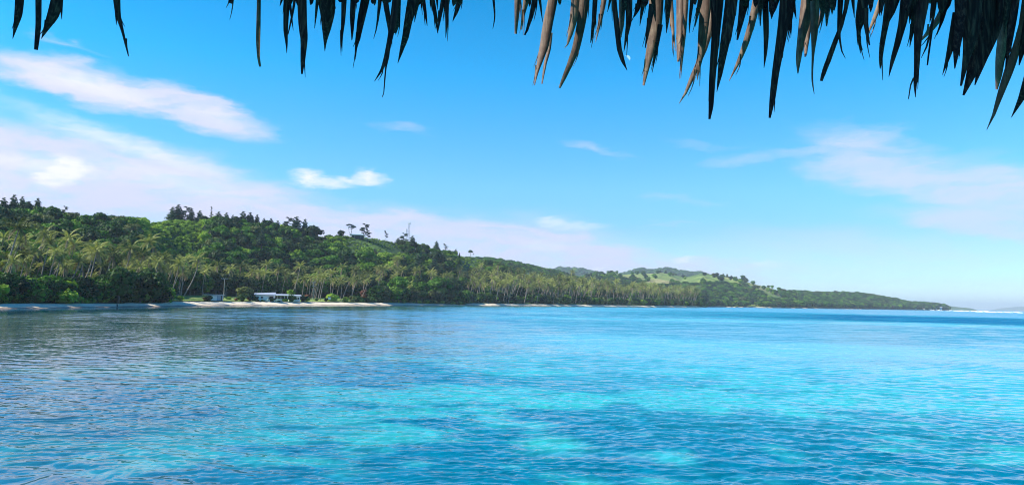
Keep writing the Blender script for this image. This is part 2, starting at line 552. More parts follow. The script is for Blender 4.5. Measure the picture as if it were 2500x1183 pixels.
HF = Hill([(2200, 752, 5600), (2300, 746, 5600), (2318, 746, 5600), (2340, 749, 5600), (2365, 751, 5600), (2382, 755, 5600), (2390, 758, 5600)], 500, 2, 200)
ths = np.array([ang(p, 750)[0] for p in np.arange(2200, 2390, 5.0)])
rows = np.repeat(np.linspace(5200, 6200, 24)[None], len(ths), 0)
tag(polar_mesh('far_headland', ths, rows, zonly(HF, 5200.0, 0.0), M['hill']), kind='structure')
HG = Hill([(2415, 757, 15000), (2440, 752, 15000), (2480, 748, 15000), (2540, 745, 15000), (2700, 742, 15000), (3100, 756, 15000)], 2500, 8, 900)
ths = np.array([ang(p, 750)[0] for p in np.arange(2415, 3100, 12.0)])
rows = np.repeat(np.linspace(13500, 17500, 24)[None], len(ths), 0)
tag(polar_mesh('far_island', ths, rows, zonly(HG, 13500.0, 0.0), M['hill']), kind='structure')

# beach
ths = np.array([ang(p, 745)[0] for p in np.arange(-1500, 2319, 4.0)])
bu = np.linspace(0, 1, 10)
s0, bw, bz = shore(ths), BW(ths), BZ(ths)
wob = (fbm(np.sin(ths) * s0, np.cos(ths) * s0, 14, 3) - .5) * 5
rows = (s0 + wob * .5 - 7)[:, None] + bu[None] * (bw + 9)[:, None]


def beach_z(t, r):
    s = (r - shore(t)) / BW(t)
    z = BZ(t) * np.clip(s, -1, 1.05)
    z = np.where(s < 0, s * 1.2, z)
    return z + (fbm(np.sin(t) * r, np.cos(t) * r, 5, 3) - .5) * .25


tag(polar_mesh('beach', ths, rows, beach_z, M['sand']), kind='structure')
# lawn on the flat around the houses
ths = np.array([ang(p, 740)[0] for p in np.arange(404, 905, 4.0)])
e0 = shore(ths) + BW(ths)
rows = (e0 - 1.2)[:, None] + np.linspace(0, 1, 30)[None] * (FL(ths) * .85)[:, None]
tag(polar_mesh('lawn', ths, rows, lambda t, r: land_z(t, np.maximum(r, shore(t) + BW(t))) + .06 + (fbm(np.sin(t) * r, np.cos(t) * r, 3, 3)) * .25, M['lawn']), kind='structure')

# ------------------------------------------------------------------ water: one sheet to the horizon, real waves near, ripples everywhere
def water():
    fine = np.linspace(R(-39), R(39), 1250)
    co_ = np.concatenate([np.linspace(R(-180), R(-39.5), 60), fine, np.linspace(R(39.5), R(180), 60)])
    ys = np.concatenate([np.linspace(900, 480, 40)[:-1], np.linspace(480, 44, 860), np.linspace(44, 6, 90)[1:], np.geomspace(6, .12, 40)[1:]])
    rw = np.concatenate([[.5, 2.0, 4.0, 6.0], CAMH * F / ys])
    TH, RR = np.meshgrid(co_, rw, indexing='ij')
    X, Y = np.sin(TH) * RR, np.cos(TH) * RR
    dr = np.gradient(rw)[None] * np.ones_like(RR)
    Z = np.zeros_like(RR)
    g = np.random.default_rng(3)
    near = (RR < 260) & (np.abs(TH) < R(39.2)) & (RR > 5)
    xs, ys_, ds = X[near], Y[near], dr[near]
    # warp so the crests wander
    wx = (fbm(xs, ys_, 6.0, 3) - .5) * 2.0
    wy = (fbm(xs + 90, ys_, 5.0, 3) - .5) * 2.2
    xs2, ys2 = xs + wx, ys_ + wy
    zz = np.zeros_like(xs)
    gust = .55 + .9 * fbm(xs, ys_, 22.0, 3)
    for k in range(60):
        lam = .22 * (1.7 / .22) ** (g.random() ** 1.3)
        an = R(g.normal(8, 30))
        kx, ky = math.sin(an) * 2 * PI / lam, math.cos(an) * 2 * PI / lam
        slope = .0215 if lam > .8 else .026
        a = slope * lam / (2 * PI)
        fade = np.clip((lam / ds - 2.2) / 3.0, 0, 1)
        ph = kx * xs2 + ky * ys2 + g.random() * 6.28
        s_ = np.sin(ph)
        zz += a * fade * (s_ + .22 * np.cos(2 * ph))
    calm = .60 + .16 * sstep(300, 1300, PX(np.clip(TH[near], _pt[0], _pt[-1])))
    Z[near] = zz * gust * calm
    V = np.stack([X, Y, Z], -1).reshape(-1, 3)
    a, b = RR.shape
    i = np.arange(a - 1)[:, None] * b + np.arange(b - 1)[None]
    Q = np.stack([i, i + 1, i + b + 1, i + b], -1).reshape(-1, 4)
    me = mesh_np('water', V, Q, mats=[M['water']], smooth=True)
    # what lies under the surface: pale sand, coral, a deep channel; plus a painted hill reflection at left
    px = PX(np.clip(TH, _pt[0], _pt[-1]))
    sand = np.array([.03, .41, .40])
    coral = np.array([.000, .150, .235])
    lagoon = np.array([.05, .40, .45])
    deep = np.array([.000, .095, .25])
    hill_reflection = np.array([.010, .055, .085])
    turq = np.array([.02, .27, .36])
    pat = fbm(X, Y, 6.5, 3) * .62 + fbm(X + 50, Y, 1.6, 3) * .46
    pm = sstep(.44, .66, pat + .10 * sstep(1000, 2000, PX(np.clip(TH, _pt[0], _pt[-1]))) * sstep(20, 40, RR))
    c = coral + (sand - coral) * pm[..., None]
    lg = sstep(26, 62, RR + 30 * (fbm(X, Y, 30, 2) - .5)) * sstep(900, 1500, px + 500 * (fbm(X, Y, 40, 2) - .5))
    pb = sstep(.40, .62, fbm(X, Y, 38, 4))
    lag = lagoon * (.62 + .5 * pb)[..., None]
    c = c + (lag - c) * (lg * .85)[..., None]
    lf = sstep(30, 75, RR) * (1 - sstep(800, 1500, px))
    c = c + (hill_reflection - c) * (lf * .9)[..., None]  # dark reflection of the hills put into the left water's colour
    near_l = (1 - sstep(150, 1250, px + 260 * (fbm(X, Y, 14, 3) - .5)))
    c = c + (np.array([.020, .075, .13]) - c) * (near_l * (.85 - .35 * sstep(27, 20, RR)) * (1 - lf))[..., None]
    w_ = 90 * (fbm(X, Y, 130, 4) - .5)
    ch = sstep(235, 300, RR + w_) * (1 - sstep(350, 520, RR + w_ * 2.4)) * sstep(1250, 2250, px) * (.55 + .6 * fbm(X, Y * 1.5, 34, 4))
    ch = np.clip(ch, 0, 1)
    c = c + (deep - c) * (ch * .95)[..., None]
    far = sstep(420, 560, RR) * sstep(1300, 1700, px)
    c = c + (turq - c) * (far * .8)[..., None]
    s0_ = shore(np.clip(TH, _st[0], _st[-1]))
    sh_ = sstep(60, 4, s0_ - RR) * (RR < s0_ + 5) * (TH < _st[-1])
    c = c + (np.array([.10, .22, .24]) - c) * (sh_ * .5 * sstep(100, 700, px))[..., None]
    gr = np.concatenate([c, np.ones(c.shape[:2] + (1,))], -1).reshape(-1, 4).astype(np.float32)
    at_ = me.color_attributes.new('seabed_reflection', 'FLOAT_COLOR', 'POINT')
    at_.data.foreach_set('color', gr.ravel())
    chop = 1 - .45 * (1 - sstep(800, 1500, px)) + 2.2 * ch - .55 * sstep(70, 15, s0_ - RR) * (RR < s0_ + 5) * (TH < _st[-1]) + .5 * (fbm(X, Y, 45, 4) - .5) * sstep(40, 90, RR)
    at2 = me.attributes.new('chop', 'FLOAT', 'POINT')
    at2.data.foreach_set('value', chop.ravel().astype(np.float32))
    return link('water', me)


m, N = new_mat('sea_water')
pos = N.n('ShaderNodeNewGeometry').outputs['Position']
nrm = N.n('ShaderNodeNewGeometry').outputs['Normal']
sea = N.n('ShaderNodeAttribute', {'attribute_name': 'seabed_reflection', 'attribute_type': 'GEOMETRY'}).outputs['Color']
dist = N.vmath('LENGTH', N.vmath('MULTIPLY', pos, (1, 1, 0)), out=1)
# the floor seen through the moving surface: its edges wander with the ripples
wob = N.vmath('MULTIPLY', N.vmath('SUBTRACT', N.noise(pos, 1.6, 3, .6, out=1), (.5, .5, .5)), (1.6, 1.6, 0))
pw = N.vmath('ADD', pos, wob)
caustic = N.mrange(N.noise(N.vmath('MULTIPLY', pw, (.7, 1, 1)), 2.6, 4, .6), .56, .68)      # pale flecks in the floor colour standing in for caustic light
caustic = N.math('MULTIPLY', caustic, N.mrange(N.noise(pos, .5, 3, .6), .42, .62))
caustic = N.math('MULTIPLY', caustic, N.mrange(dist, 60, 22))
g_ = N.n('ShaderNodeSeparateColor', Color=sea).outputs[1]
caustic = N.math('MULTIPLY', caustic, N.mrange(g_, .12, .34))
mott = N.ramp(N.noise(N.vmath('MULTIPLY', pw, (.8, 1, 1)), 1.3, 4, .65), [(.3, .68), (.68, 1.28)])
sea2 = N.mix(1.0, sea, mott, 'MULTIPLY')
sea2 = N.mix(N.math('MULTIPLY', caustic, .55), sea2, (.22, .62, .55))
# ripples too small for the mesh
rp = N.vmath('MULTIPLY', pos, (.55, 1.0, 1.0))
r1 = N.noise(rp, 5.0, 3, .6, out=1)
r2 = N.noise(rp, .30, 6, .78, out=1)
k1 = N.mrange(dist, 10, 70, .07, .15, False)
k2 = N.math('MULTIPLY', N.mrange(dist, 20, 150, .0, .42, False), N.n('ShaderNodeAttribute', {'attribute_name': 'chop', 'attribute_type': 'GEOMETRY'}).outputs['Fac'])
d1 = N.n('ShaderNodeVectorMath', {'operation': 'SCALE'}, i0=N.vmath('MULTIPLY', N.vmath('SUBTRACT', r1, (.5, .5, .5)), (1, 1, 0)), Scale=k1).outputs[0]
d2 = N.n('ShaderNodeVectorMath', {'operation': 'SCALE'}, i0=N.vmath('MULTIPLY', N.vmath('SUBTRACT', r2, (.5, .5, .5)), (1, 1, 0)), Scale=k2).outputs[0]
# of unresolved ripples one sees the faces that lean towards the viewer
inc = N.vmath('MULTIPLY', N.n('ShaderNodeNewGeometry').outputs['Incoming'], (1, 1, 0))
lean = N.n('ShaderNodeVectorMath', {'operation': 'SCALE'}, i0=inc, Scale=N.math('MULTIPLY', k2, .21)).outputs[0]
nn = N.vmath('NORMALIZE', N.vmath('ADD', N.vmath('ADD', nrm, lean), N.vmath('ADD', d1, d2)))
b = N.n('ShaderNodeBsdfPrincipled', Base_Color=sea2, Roughness=.06, IOR=1.33, Normal=nn)
N.n('ShaderNodeOutputMaterial', Surface=b.outputs[0])
M['water'] = m
wt = water()
tag(wt, kind='structure')

# surf breaking on the outer reef
m, N = new_mat('surf_foam')
co = N.n('ShaderNodeTexCoord').outputs['Object']
b = N.n('ShaderNodeBsdfPrincipled', Base_Color=N.ramp(N.noise(co, .05, 5, .7), [(.3, (.65, .70, .72)), (.6, (.9, .92, .92))]), Roughness=.8)
N.n('ShaderNodeOutputMaterial', Surface=b.outputs[0])
M['foam'] = m


def surf():
    mb = MB()
    g = random.Random(4)
    for px0, px1, r0_, r1_, w in ((2290, 2420, 2900, 2600, 6), (2330, 2620, 2250, 1800, 5), (2380, 2640, 1780, 1500, 3), (2270, 2400, 2350, 2150, 3)):
        p = px0
        while p < px1:
            ln = g.uniform(8, 34)
            u0, u1 = (p - px0) / (px1 - px0), (p + ln - px0) / (px1 - px0)
            a = at(p, 757, r0_ + (r1_ - r0_) * u0)
            c = at(p + ln, 757, r0_ + (r1_ - r0_) * u1)
            n_ = 9
            lo, hi = [], []
            for i in range(n_ + 1):
                q = a.lerp(c, i / n_)
                e = math.sin(PI * i / n_) ** .5
                ww = w * e * g.uniform(.5, 1.2)
                q2 = Vector((q.x, q.y, 0))
                o_ = q2.normalized()
                lo.append(q2 - o_ * ww)
                hi.append((q2 + o_ * ww, e * g.uniform(.5, 1.6)))
            for i in range(n_):
                l0, l1 = lo[i], lo[i + 1]
                (h0, z0), (h1, z1) = hi[i], hi[i + 1]
                m0, m1 = (l0 + h0) / 2, (l1 + h1) / 2
                n0 = len(mb.v)
                mb.v += [(l0.x, l0.y, -.1), (l1.x, l1.y, -.1), (m1.x, m1.y, z1), (m0.x, m0.y, z0), (h1.x, h1.y, -.1), (h0.x, h0.y, -.1)]
                mb.f += [[n0, n0 + 1, n0 + 2, n0 + 3], [n0 + 3, n0 + 2, n0 + 4, n0 + 5]]
            p += ln + g.uniform(0, 10)
    return mb.build('surf', M['foam'])


tag(surf(), 'broken white lines of surf on the outer reef at the far right', 'surf', kind='stuff')

# ------------------------------------------------------------------ plant builders
def leaf_quads(C, Nn, size, aspect=1.0, g=rng):
    """one quad per leaf clump: centres C, normals Nn, sizes"""
    n = len(C)
    r = g.normal(size=(n, 3))
    u = np.cross(Nn, r)
    u /= np.linalg.norm(u, axis=1)[:, None] + 1e-9
    v = np.cross(Nn, u)
    s = size[:, None]
    bend = Nn * s * .18
    V = np.stack([C - u * s * .5 * aspect - v * s * .5, C + u * s * .5 * aspect - v * s * .35 - bend, C + u * s * .42 * aspect + v * s * .5, C - u * s * .5 * aspect + v * s * .4 - bend], 1).reshape(-1, 3)
    Q = np.arange(n * 4).reshape(-1, 4)
    return V, Q


_ico = {}


def ico(k=1):
    if k not in _ico:
        import bmesh
        bm = bmesh.new()
        bmesh.ops.create_icosphere(bm, subdivisions=k, radius=1)
        _ico[k] = (np.array([v.co[:] for v in bm.verts]), np.array([[v.index for v in f.verts] for f in bm.faces]))
        bm.free()
    return _ico[k]


def lobed_crown(name, lobes, leaf, dens, mat, seed, flat=1.0, core=.74):
    """lobes: (x, y, z, radius, vertical squash)"""
    g = np.random.default_rng(seed)
    VV, QQ, TT = [], [], []
    nv = 0
    L = np.array(lobes)
    iv, it = ico(2)
    for k, (x, y, z, r_, sq) in enumerate(lobes):
        n = int(dens * r_ * r_)
        d = g.normal(size=(n, 3))
        d /= np.linalg.norm(d, axis=1)[:, None]
        d[:, 2] = np.where(d[:, 2] < -.35, -d[:, 2], d[:, 2])
        rad = r_ * (1 + g.normal(size=n) * .10 + .16 * np.sin(d[:, 0] * 5 + k) * np.cos(d[:, 1] * 4 + 2 * k))
        C = np.array([x, y, z]) + d * rad[:, None] * np.array([1, 1, sq])
        keep = np.ones(n, bool)
        for j, (a, b_, c_, r2, s2) in enumerate(lobes):
            if j != k:
                keep &= (((C - np.array([a, b_, c_])) / np.array([1, 1, s2])) ** 2).sum(1) > (r2 * .85) ** 2
        C, d = C[keep], d[keep]
        nn = d + g.normal(size=d.shape) * .45 + np.array([0, 0, .35])
        nn /= np.linalg.norm(nn, axis=1)[:, None]
        V, Q = leaf_quads(C, nn, leaf * (.6 + .8 * g.random(len(C))), 1.25, g)
        VV.append(V)
        QQ.append(Q + nv)
        nv += len(V)
        if core:
            jit = 1 + .13 * np.sin(iv[:, 0] * 7 + k * 2) * np.cos(iv[:, 1] * 6 + k)
            Vc = np.array([x, y, z]) + iv * (r_ * core * jit)[:, None] * np.array([1, 1, sq])
            VV.append(Vc)
            TT.append(it + nv)
            nv += len(Vc)
    return mesh_np(name, np.concatenate(VV), np.concatenate(QQ), np.concatenate(TT) if TT else None, mats=[mat])


def broadleaf_meshes(seed, mat, R_=4.6, H=6.0, nl=12, flat=.75, leaf=.62, dens=15.0):
    g = random.Random(seed)
    lobes = []
    for k in range(nl):
        a = 2.399 * k + g.uniform(-.4, .4)
        q = math.sqrt((k + .5) / nl)
        rr = R_ * .78 * q
        z = H + R_ * flat * (math.sqrt(max(0, 1 - q * q * .9)) - .35) * g.uniform(.75, 1.2)
        lobes.append((rr * math.cos(a), rr * math.sin(a), z, R_ * g.uniform(.30, .47), g.uniform(.65, .9)))
    lobes.append((0, 0, H * .72, R_ * .72, .8))
    crown = lobed_crown('crown', lobes, leaf, dens, mat, seed)
    mb = MB()
    mb.tube([(0, 0, -1.5), (g.uniform(-.2, .2), .1, H * .4), (g.uniform(-.5, .5), 0, H * .9)], [.38, .28, .14], 7)
    for k in range(4):
        l = lobes[k * 2 + 1]
        mb.tube([(0, 0, H * .38), (l[0] * .55, l[1] * .55, H * .62), (l[0], l[1], l[2])], [.18, .12, .05], 5)
    return crown, mb.mesh('trunk', M['trunk'])


def pine_meshes(seed, kind):
    g = random.Random(seed)
    lobes = []
    mb = MB()
    if kind == 'cone':
        H = 13.0
        mb.tube([(0, 0, -1.5), (.1, 0, 5), (0, .1, H)], [.32, .22, .05])
        for k in range(22):
            u = (k + .5) / 22
            z = 2.0 + u * 10.6
            w = (1 - u) ** .62 * 2.5 + .5
            a = 2.4 * k
            p = (math.cos(a) * w * .5 * g.uniform(.5, 1.25), math.sin(a) * w * .5, z)
            lobes.append((*p, w * .56 * g.uniform(.75, 1.2), .8))
            mb.tube([(0, 0, z - .3), p], [.07, .03], 4)
    elif kind == 'slim':
        H = 13.0
        mb.tube([(0, 0, -1.5), (.1, 0, 5), (0, .1, H)], [.26, .18, .04])
        for k in range(13):
            u = (k + .5) / 13
            z = 3.0 + u * 10.2
            a = 2.4 * k
            w = 1.0 * (1 - u * .6)
            lobes.append((math.cos(a) * w * .6, math.sin(a) * w * .6, z, w * g.uniform(.6, 1.0), .8))
    elif kind == 'open':
        H = 11.0
        lean = g.uniform(-1.2, 1.2)
        mb.tube([(0, 0, -1.5), (lean * .2, 0, 4), (lean * .6, 0, 8), (lean, .1, H)], [.28, .2, .12, .05])
        for k in range(11):
            u = (k + 1) / 11
            z = 3.6 + u * 7.6
            a = g.choice((0, PI)) + g.uniform(-.9, .9)
            w = g.uniform(1.0, 2.9) * (1.15 - u * .65)
            lx = lean * (z / H) ** 1.2
            p = (lx + math.cos(a) * w, math.sin(a) * w, z + w * .12)
            lobes.append((*p, g.uniform(.75, 1.35), .38))
            lobes.append((lx + math.cos(a) * w * .5, math.sin(a) * w * .5, z, g.uniform(.5, .9), .38))
            mb.tube([(lx, 0, z - .6), (lx + math.cos(a) * w * .9, math.sin(a) * w * .9, z)], [.09, .04], 4)
    elif kind == 'umbrella':
        mb.tube([(0, 0, -1.5), (.2, 0, 4), (0, 0, 6.6)], [.24, .17, .1])
        for k in range(9):
            a = 2.4 * k
            q = math.sqrt(k / 9)
            p = (math.cos(a) * q * 1.8, math.sin(a) * q * 1.8, 7.4 + (1 - q) * 1.3)
            lobes.append((*p, g.uniform(.9, 1.3), .72))
            if k % 2: mb.tube([(0, 0, 5.8), p], [.08, .04], 4)
        lobes.append((2.9, 0, 5.6, .7, .5))
        mb.tube([(.1, 0, 5.0), (2.7, 0, 5.5)], [.07, .03], 4)
    else:   # forked, leaning crown with a second stem
        mb.tube([(0, 0, -1.5), (.1, 0, 3), (.6, 0, 6.2), (1.0, 0, 8.4)], [.26, .2, .14, .06])
        mb.tube([(.1, 0, 1.0), (-1.6, .1, 3.4), (-2.0, .2, 6.0)], [.16, .12, .05])
        for x, z, r_ in ((-3.0, 8.6, 1.3), (-1.6, 9.1, 1.3), (-.2, 8.8, 1.3), (1.2, 8.2, 1.3), (2.4, 7.6, 1.2), (3.3, 7.3, .8), (.3, 7.3, 1.2), (-1.4, 7.2, 1.0), (-2.1, 6.1, .7), (1.6, 6.8, .9)):
            lobes.append((x, g.uniform(-.8, .8), z, r_, .55))
            mb.tube([(.5, 0, 5.6), (x, 0, z)], [.08, .04], 4)
    crown = lobed_crown('crown', lobes, .42, 26.0, M['pine'], seed, core=.66)
    return crown, mb.mesh('trunk', M['trunk'])


def palm_meshes(seed, lean, H=14.0, nf=24, droop=1.0, fl=4.7):
    nf = int(nf * .74)
    g = random.Random(seed)
    gn = np.random.default_rng(seed)
    mb = MB()
    az = g.uniform(-.5, .5)
    lx, ly = lean * H * math.cos(az), lean * H * math.sin(az)
    pts, rad = [], []
    for i in range(9):
        u = i / 8
        s = u ** 1.0 * .6 + u ** 2 * .4 if lean < .35 else math.sin(u * PI / 2) * .9 + u * .1
        pts.append((lx * s, ly * s, -1 + (H + 1) * u))
        rad.append(.26 - .12 * u + (.1 if i == 0 else 0))
    mb.tube(pts, rad, 7)
    trunk = mb.mesh('trunk', M['palmtrunk'], True)
    top = np.array(pts[-1])
    V, Q, mi = [], [], []
    for k in range(nf):
        a = 2.399 * k + g.uniform(-.25, .25)
        u = k / nf
        up = 1.3 - 2.0 * u + g.uniform(-.15, .15)         # young fronds stand, old ones hang
        L = fl * g.uniform(.85, 1.12)
        dead = u > .84
        p = top.copy()
        an = up
        P, Tn = [p.copy()], []
        ns = 7
        for i in range(ns):
            dirv = np.array([math.cos(a) * math.cos(an), math.sin(a) * math.cos(an), math.sin(an)])
            Tn.append(dirv)
            p = p + dirv * L / ns
            P.append(p.copy())
            an -= (.14 + .10 * i / ns) * droop
        Tn.append(Tn[-1])
        side = np.array([-math.sin(a), math.cos(a), 0])
        for i in range(ns):                                  # midrib
            n0 = len(V)
            w = .07 * (1 - i / ns) + .02
            V += [P[i] - side * w, P[i] + side * w, P[i + 1] + side * w, P[i + 1] - side * w]
            Q.append([n0, n0 + 1, n0 + 2, n0 + 3])
            mi.append(1 if dead else 0)
        nl = 15
        for j in range(nl):
            q = (j + .6) / nl
            i = min(int(q * ns), ns - 1)
            f_ = q * ns - i
            c = P[i] * (1 - f_) + P[i + 1] * f_
            t = Tn[i]
            ll = .92 * math.sin(PI * (.18 + .78 * q)) * g.uniform(.75, 1.1) + .1
            for sgn in (-1, 1):
                out = side * sgn * .80 + t * .45 + np.array([0, 0, -.42 - .3 * g.random()])
                out = out / np.linalg.norm(out)
                e = c + out * ll
                w = t * .115
                n0 = len(V)
                V += [c - w, c + w, e + w * .35, e - w * .35]
                Q.append([n0, n0 + 1, n0 + 2, n0 + 3])
                mi.append(1 if dead else 0)
    crown = mesh_np('crown', np.array(V), np.array(Q), mats=[M['frond'], M['deadfrond']], midx=mi)
    return crown, trunk


# variants: (colour word, crown mesh, trunk mesh)
BROAD = []
for i, (cw, mk, R_, H, nl, fl) in enumerate([('dark green', 'dark', 4.6, 6.0, 12, .75), ('deep green', 'deep', 4.8, 5.6, 13, .7), ('dark green', 'dark', 4.2, 6.4, 10, .95), ('deep green', 'deep', 4.2, 6.6, 12, .85),
                                      ('mid green', 'mid', 4.6, 5.4, 12, .7), ('olive green', 'olive', 4.4, 5.8, 12, .8), ('mid green', 'mid', 4.0, 5.4, 10, .8), ('bright green', 'bright', 4.2, 5.0, 11, .7),
                                      ('brown leaved', 'reddish', 4.2, 5.6, 11, .6)]):
    BROAD.append((cw, *broadleaf_meshes(40 + i, M[mk], R_, H, nl, fl)))
SHRUB = []
for i, (cw, mk, R_, H) in enumerate([('dark green', 'dark', 2.0, 1.1), ('mid green', 'mid', 2.0, 1.0), ('bright green', 'bright', 1.9, .9), ('brown leaved', 'reddish', 1.8, .9), ('olive green', 'olive', 1.9, 1.0)]):
    SHRUB.append((cw, *broadleaf_meshes(80 + i, M[mk], R_, H, 9, .7, .36, 34.0)))
PINE = {k: pine_meshes(60 + i, k) for i, k in enumerate(('cone', 'slim', 'open', 'umbrella', 'forked'))}
PINE['open2'] = pine_meshes(71, 'open')
PALM = [palm_meshes(20 + i, l, h, n, d) for i, (l, h, n, d) in enumerate([(.04, 14, 24, 1.0), (.18, 15, 24, 1.05), (.34, 14, 22, 1.0), (.10, 12, 24, 1.15), (.48, 14, 22, 1.0), (-.10, 14, 24, .95), (.26, 16, 26, 1.1), (.14, 11, 18, 1.35), (.38, 17, 20, .85), (.22, 13, 30, 1.2)])]
PALM_LEAN = ['upright', 'slightly leaning', 'leaning', 'straight', 'strongly leaning', 'left leaning', 'leaning', 'slightly leaning', 'leaning', 'slightly leaning']

PENDING = []      # (object, size word, colour, kind word, group)


def plant(name, crown, trunk, loc, rz, sc, label=None, cat='tree', group=None, words=None):
    e = bpy.data.objects.new(name, None)
    COL.objects.link(e)
    e.empty_display_size = .5
    e.location = loc
    e.rotation_euler = (0, 0, rz)
    e.scale = sc if hasattr(sc, '__len__') else (sc, sc, sc)
    for nm, me in (('trunk', trunk), ('crown', crown)):
        c = bpy.data.objects.new(nm, me)
        COL.objects.link(c)
        c.parent = e
    tag(e, label, cat, group)
    if words: PENDING.append((e, words))
    return e


def scatter_stuff(name, pts, rots, scs, idx, sources, label, cat):
    """one object holding uncountable plants, instanced from the crowns and trunks given"""
    me = bpy.data.meshes.new(name)
    n = len(pts)
    me.vertices.add(n)
    me.vertices.foreach_set('co', np.asarray(pts, np.float32).ravel())
    for nm, typ, dat, key in (('rz', 'FLOAT', rots, 'value'), ('sc', 'FLOAT', scs, 'value'), ('ix', 'INT', idx, 'value')):
        a = me.attributes.new(nm, typ, 'POINT')
        a.data.foreach_set(key, np.asarray(dat, np.int32 if typ == 'INT' else np.float32))
    o = link(name, me)
    ng = bpy.data.node_groups.new(name, 'GeometryNodeTree')
    ng.interface.new_socket('Geometry', in_out='INPUT', socket_type='NodeSocketGeometry')
    ng.interface.new_socket('Geometry', in_out='OUTPUT', socket_type='NodeSocketGeometry')
    T = ng.nodes
    gi, go = T.new('NodeGroupInput'), T.new('NodeGroupOutput')
    join = T.new('GeometryNodeJoinGeometry')
    for objs in reversed(sources):
        j2 = T.new('GeometryNodeJoinGeometry')
        for ob in objs:
            oi = T.new('GeometryNodeObjectInfo')
            oi.inputs['Object'].default_value = ob
            oi.transform_space = 'ORIGINAL'
            ng.links.new(oi.outputs['Geometry'], j2.inputs[0])
        gt = T.new('GeometryNodeGeometryToInstance')
        ng.links.new(j2.outputs[0], gt.inputs[0])
        ng.links.new(gt.outputs[0], join.inputs[0])
    ip = T.new('GeometryNodeInstanceOnPoints')
    ng.links.new(gi.outputs[0], ip.inputs['Points'])
    ng.links.new(join.outputs[0], ip.inputs['Instance'])
    ip.inputs['Pick Instance'].default_value = True
    at_ = {}
    for nm, typ in (('rz', 'FLOAT'), ('sc', 'FLOAT'), ('ix', 'INT')):
        na = T.new('GeometryNodeInputNamedAttribute')
        na.data_type = typ
        na.inputs['Name'].default_value = nm
        at_[nm] = na.outputs[0]
    cx = T.new('ShaderNodeCombineXYZ')
    ng.links.new(at_['rz'], cx.inputs[2])
    ng.links.new(cx.outputs[0], ip.inputs['Rotation'])
    ng.links.new(at_['sc'], ip.inputs['Scale'])
    ng.links.new(at_['ix'], ip.inputs['Instance Index'])
    ng.links.new(ip.outputs[0], go.inputs[0])
    md = o.modifiers.new('plants', 'NODES')
    md.node_group = ng
    tag(o, label, cat, kind='stuff')
    return o


def xyz(th, r, dz=0.0):
    z = float(land_z(th, r))
    return (math.sin(th) * r, math.cos(th) * r, z + dz)


def TH(px, py=700):
    return ang(px, py)[0]


# ------------------------------------------------------------------ palms
GP = 'coconut palms along the shore'
gr = random.Random(11)
palms = []         # (px, r, variant, rz, scale)


def try_palms(n, pxa, pxb, da, db, sc, mind, variants, dens=None):
    k = 0
    tries = 0
    while k < n and tries < n * 40:
        tries += 1
        p = gr.uniform(pxa, pxb)
        th = TH(p)
        e = float(shore(th) + BW(th))
        r = e + da + (db - da) * gr.random()
        x, y = math.sin(th) * r, math.cos(th) * r
        if p > 700 and project((x, y, float(land_z(th, r))))[1] < np.interp(p, [700, 950, 1130, 1300, 1700], [700, 690, 690, 706, 728]): continue
        if any((x - q[5]) ** 2 + (y - q[6]) ** 2 < mind * mind for q in palms): continue
        palms.append((p, r, gr.choice(variants), gr.uniform(-.7, .7), gr.uniform(*sc), x, y))
        k += 1


try_palms(112, -330, 450, 14, 80, (.58, 1.12), 4.4, [0, 1, 2, 3, 6, 1, 2, 6, 4, 7, 8, 9, 5])
try_palms(22, 430, 700, 66, 96, (.72, 1.0), 6, [0, 1, 3, 5])
try_palms(30, 690, 1010, 36, 85, (.7, 1.05), 5, [0, 1, 2, 3, 7, 8, 9])
try_palms(34, 950, 1240, 45, 130, (.8, 1.1), 5, [0, 1, 3, 5])
try_palms(205, 1140, 1700, 6, 75, (.72, 1.25), 4.6, [0, 1, 2, 1, 2, 6, 4, 5, 3, 7, 8, 9])
try_palms(170, 1130, 1690, 75, 190, (.8, 1.2), 6.0, [0, 1, 3, 5, 6, 7, 8, 9])
# palms that stand out in the photograph: x, ground distance beyond the beach edge, variant, scale
for p, d, v, s in ((613, 74, 0, .95), (638, 66, 1, .72), (771, 26, 1, .78), (782, 20, 1, .80), (833, 20, 0, .82), (836, 16, 2, .85), (876, 18, 4, .72), (924, 42, 0, .8), (1000, 22, 0, .66), (760, 40, 1, .75), (822, 34, 1, .7), (858, 30, 2, .72)):
    th = TH(p)
    r = float(shore(th) + BW(th)) + d
    palms.append((p, r, v, gr.uniform(-.25, .25), s, math.sin(th) * r, math.cos(th) * r))
palms = [q for q in palms if -140 < q[0]]
palms.sort(key=lambda q: q[1] / q[4])
psrc = {}
rest = []
for i, (p, r, v, rz, s, x, y) in enumerate(palms):
    if i < 300:
        th = math.atan2(x, y)
        rz_ = rz - th * .9
        o = plant('coconut_palm', *PALM[v], (x, y, float(land_z(th, r)) - .1), rz_, (s, s, s * gr.uniform(.84, 1.2)), cat='palm tree', group=GP, words=('palm', 'tall' if s > 1.05 else ('small' if s < .85 else ''), PALM_LEAN[v], 'coconut palm'))
        if v not in psrc: psrc[v] = (o.children[0], o.children[1]) if o.children else None
    else:
        rest.append((p, r, v, rz, s, x, y))
bpy.context.view_layer.update()


def src_of(mesh_pairs):
    """the first placed trunk and crown object of every variant"""
    out = []
    for cr_, tr_ in mesh_pairs:
        a = next(o for o in bpy.data.objects if o.data == cr_)
        b_ = next(o for o in bpy.data.objects if o.data == tr_)
        out.append((a, b_))
    return out


scatter_stuff('palm_grove', [(q[5], q[6], float(land_z(math.atan2(q[5], q[6]), q[1])) - .1) for q in rest], [q[3] - math.atan2(q[5], q[6]) * .9 for q in rest], [q[4] for q in rest],
              [q[2] for q in rest], src_of(PALM), 'dense grove of pale coconut palms standing behind the long middle beach', 'palm grove')

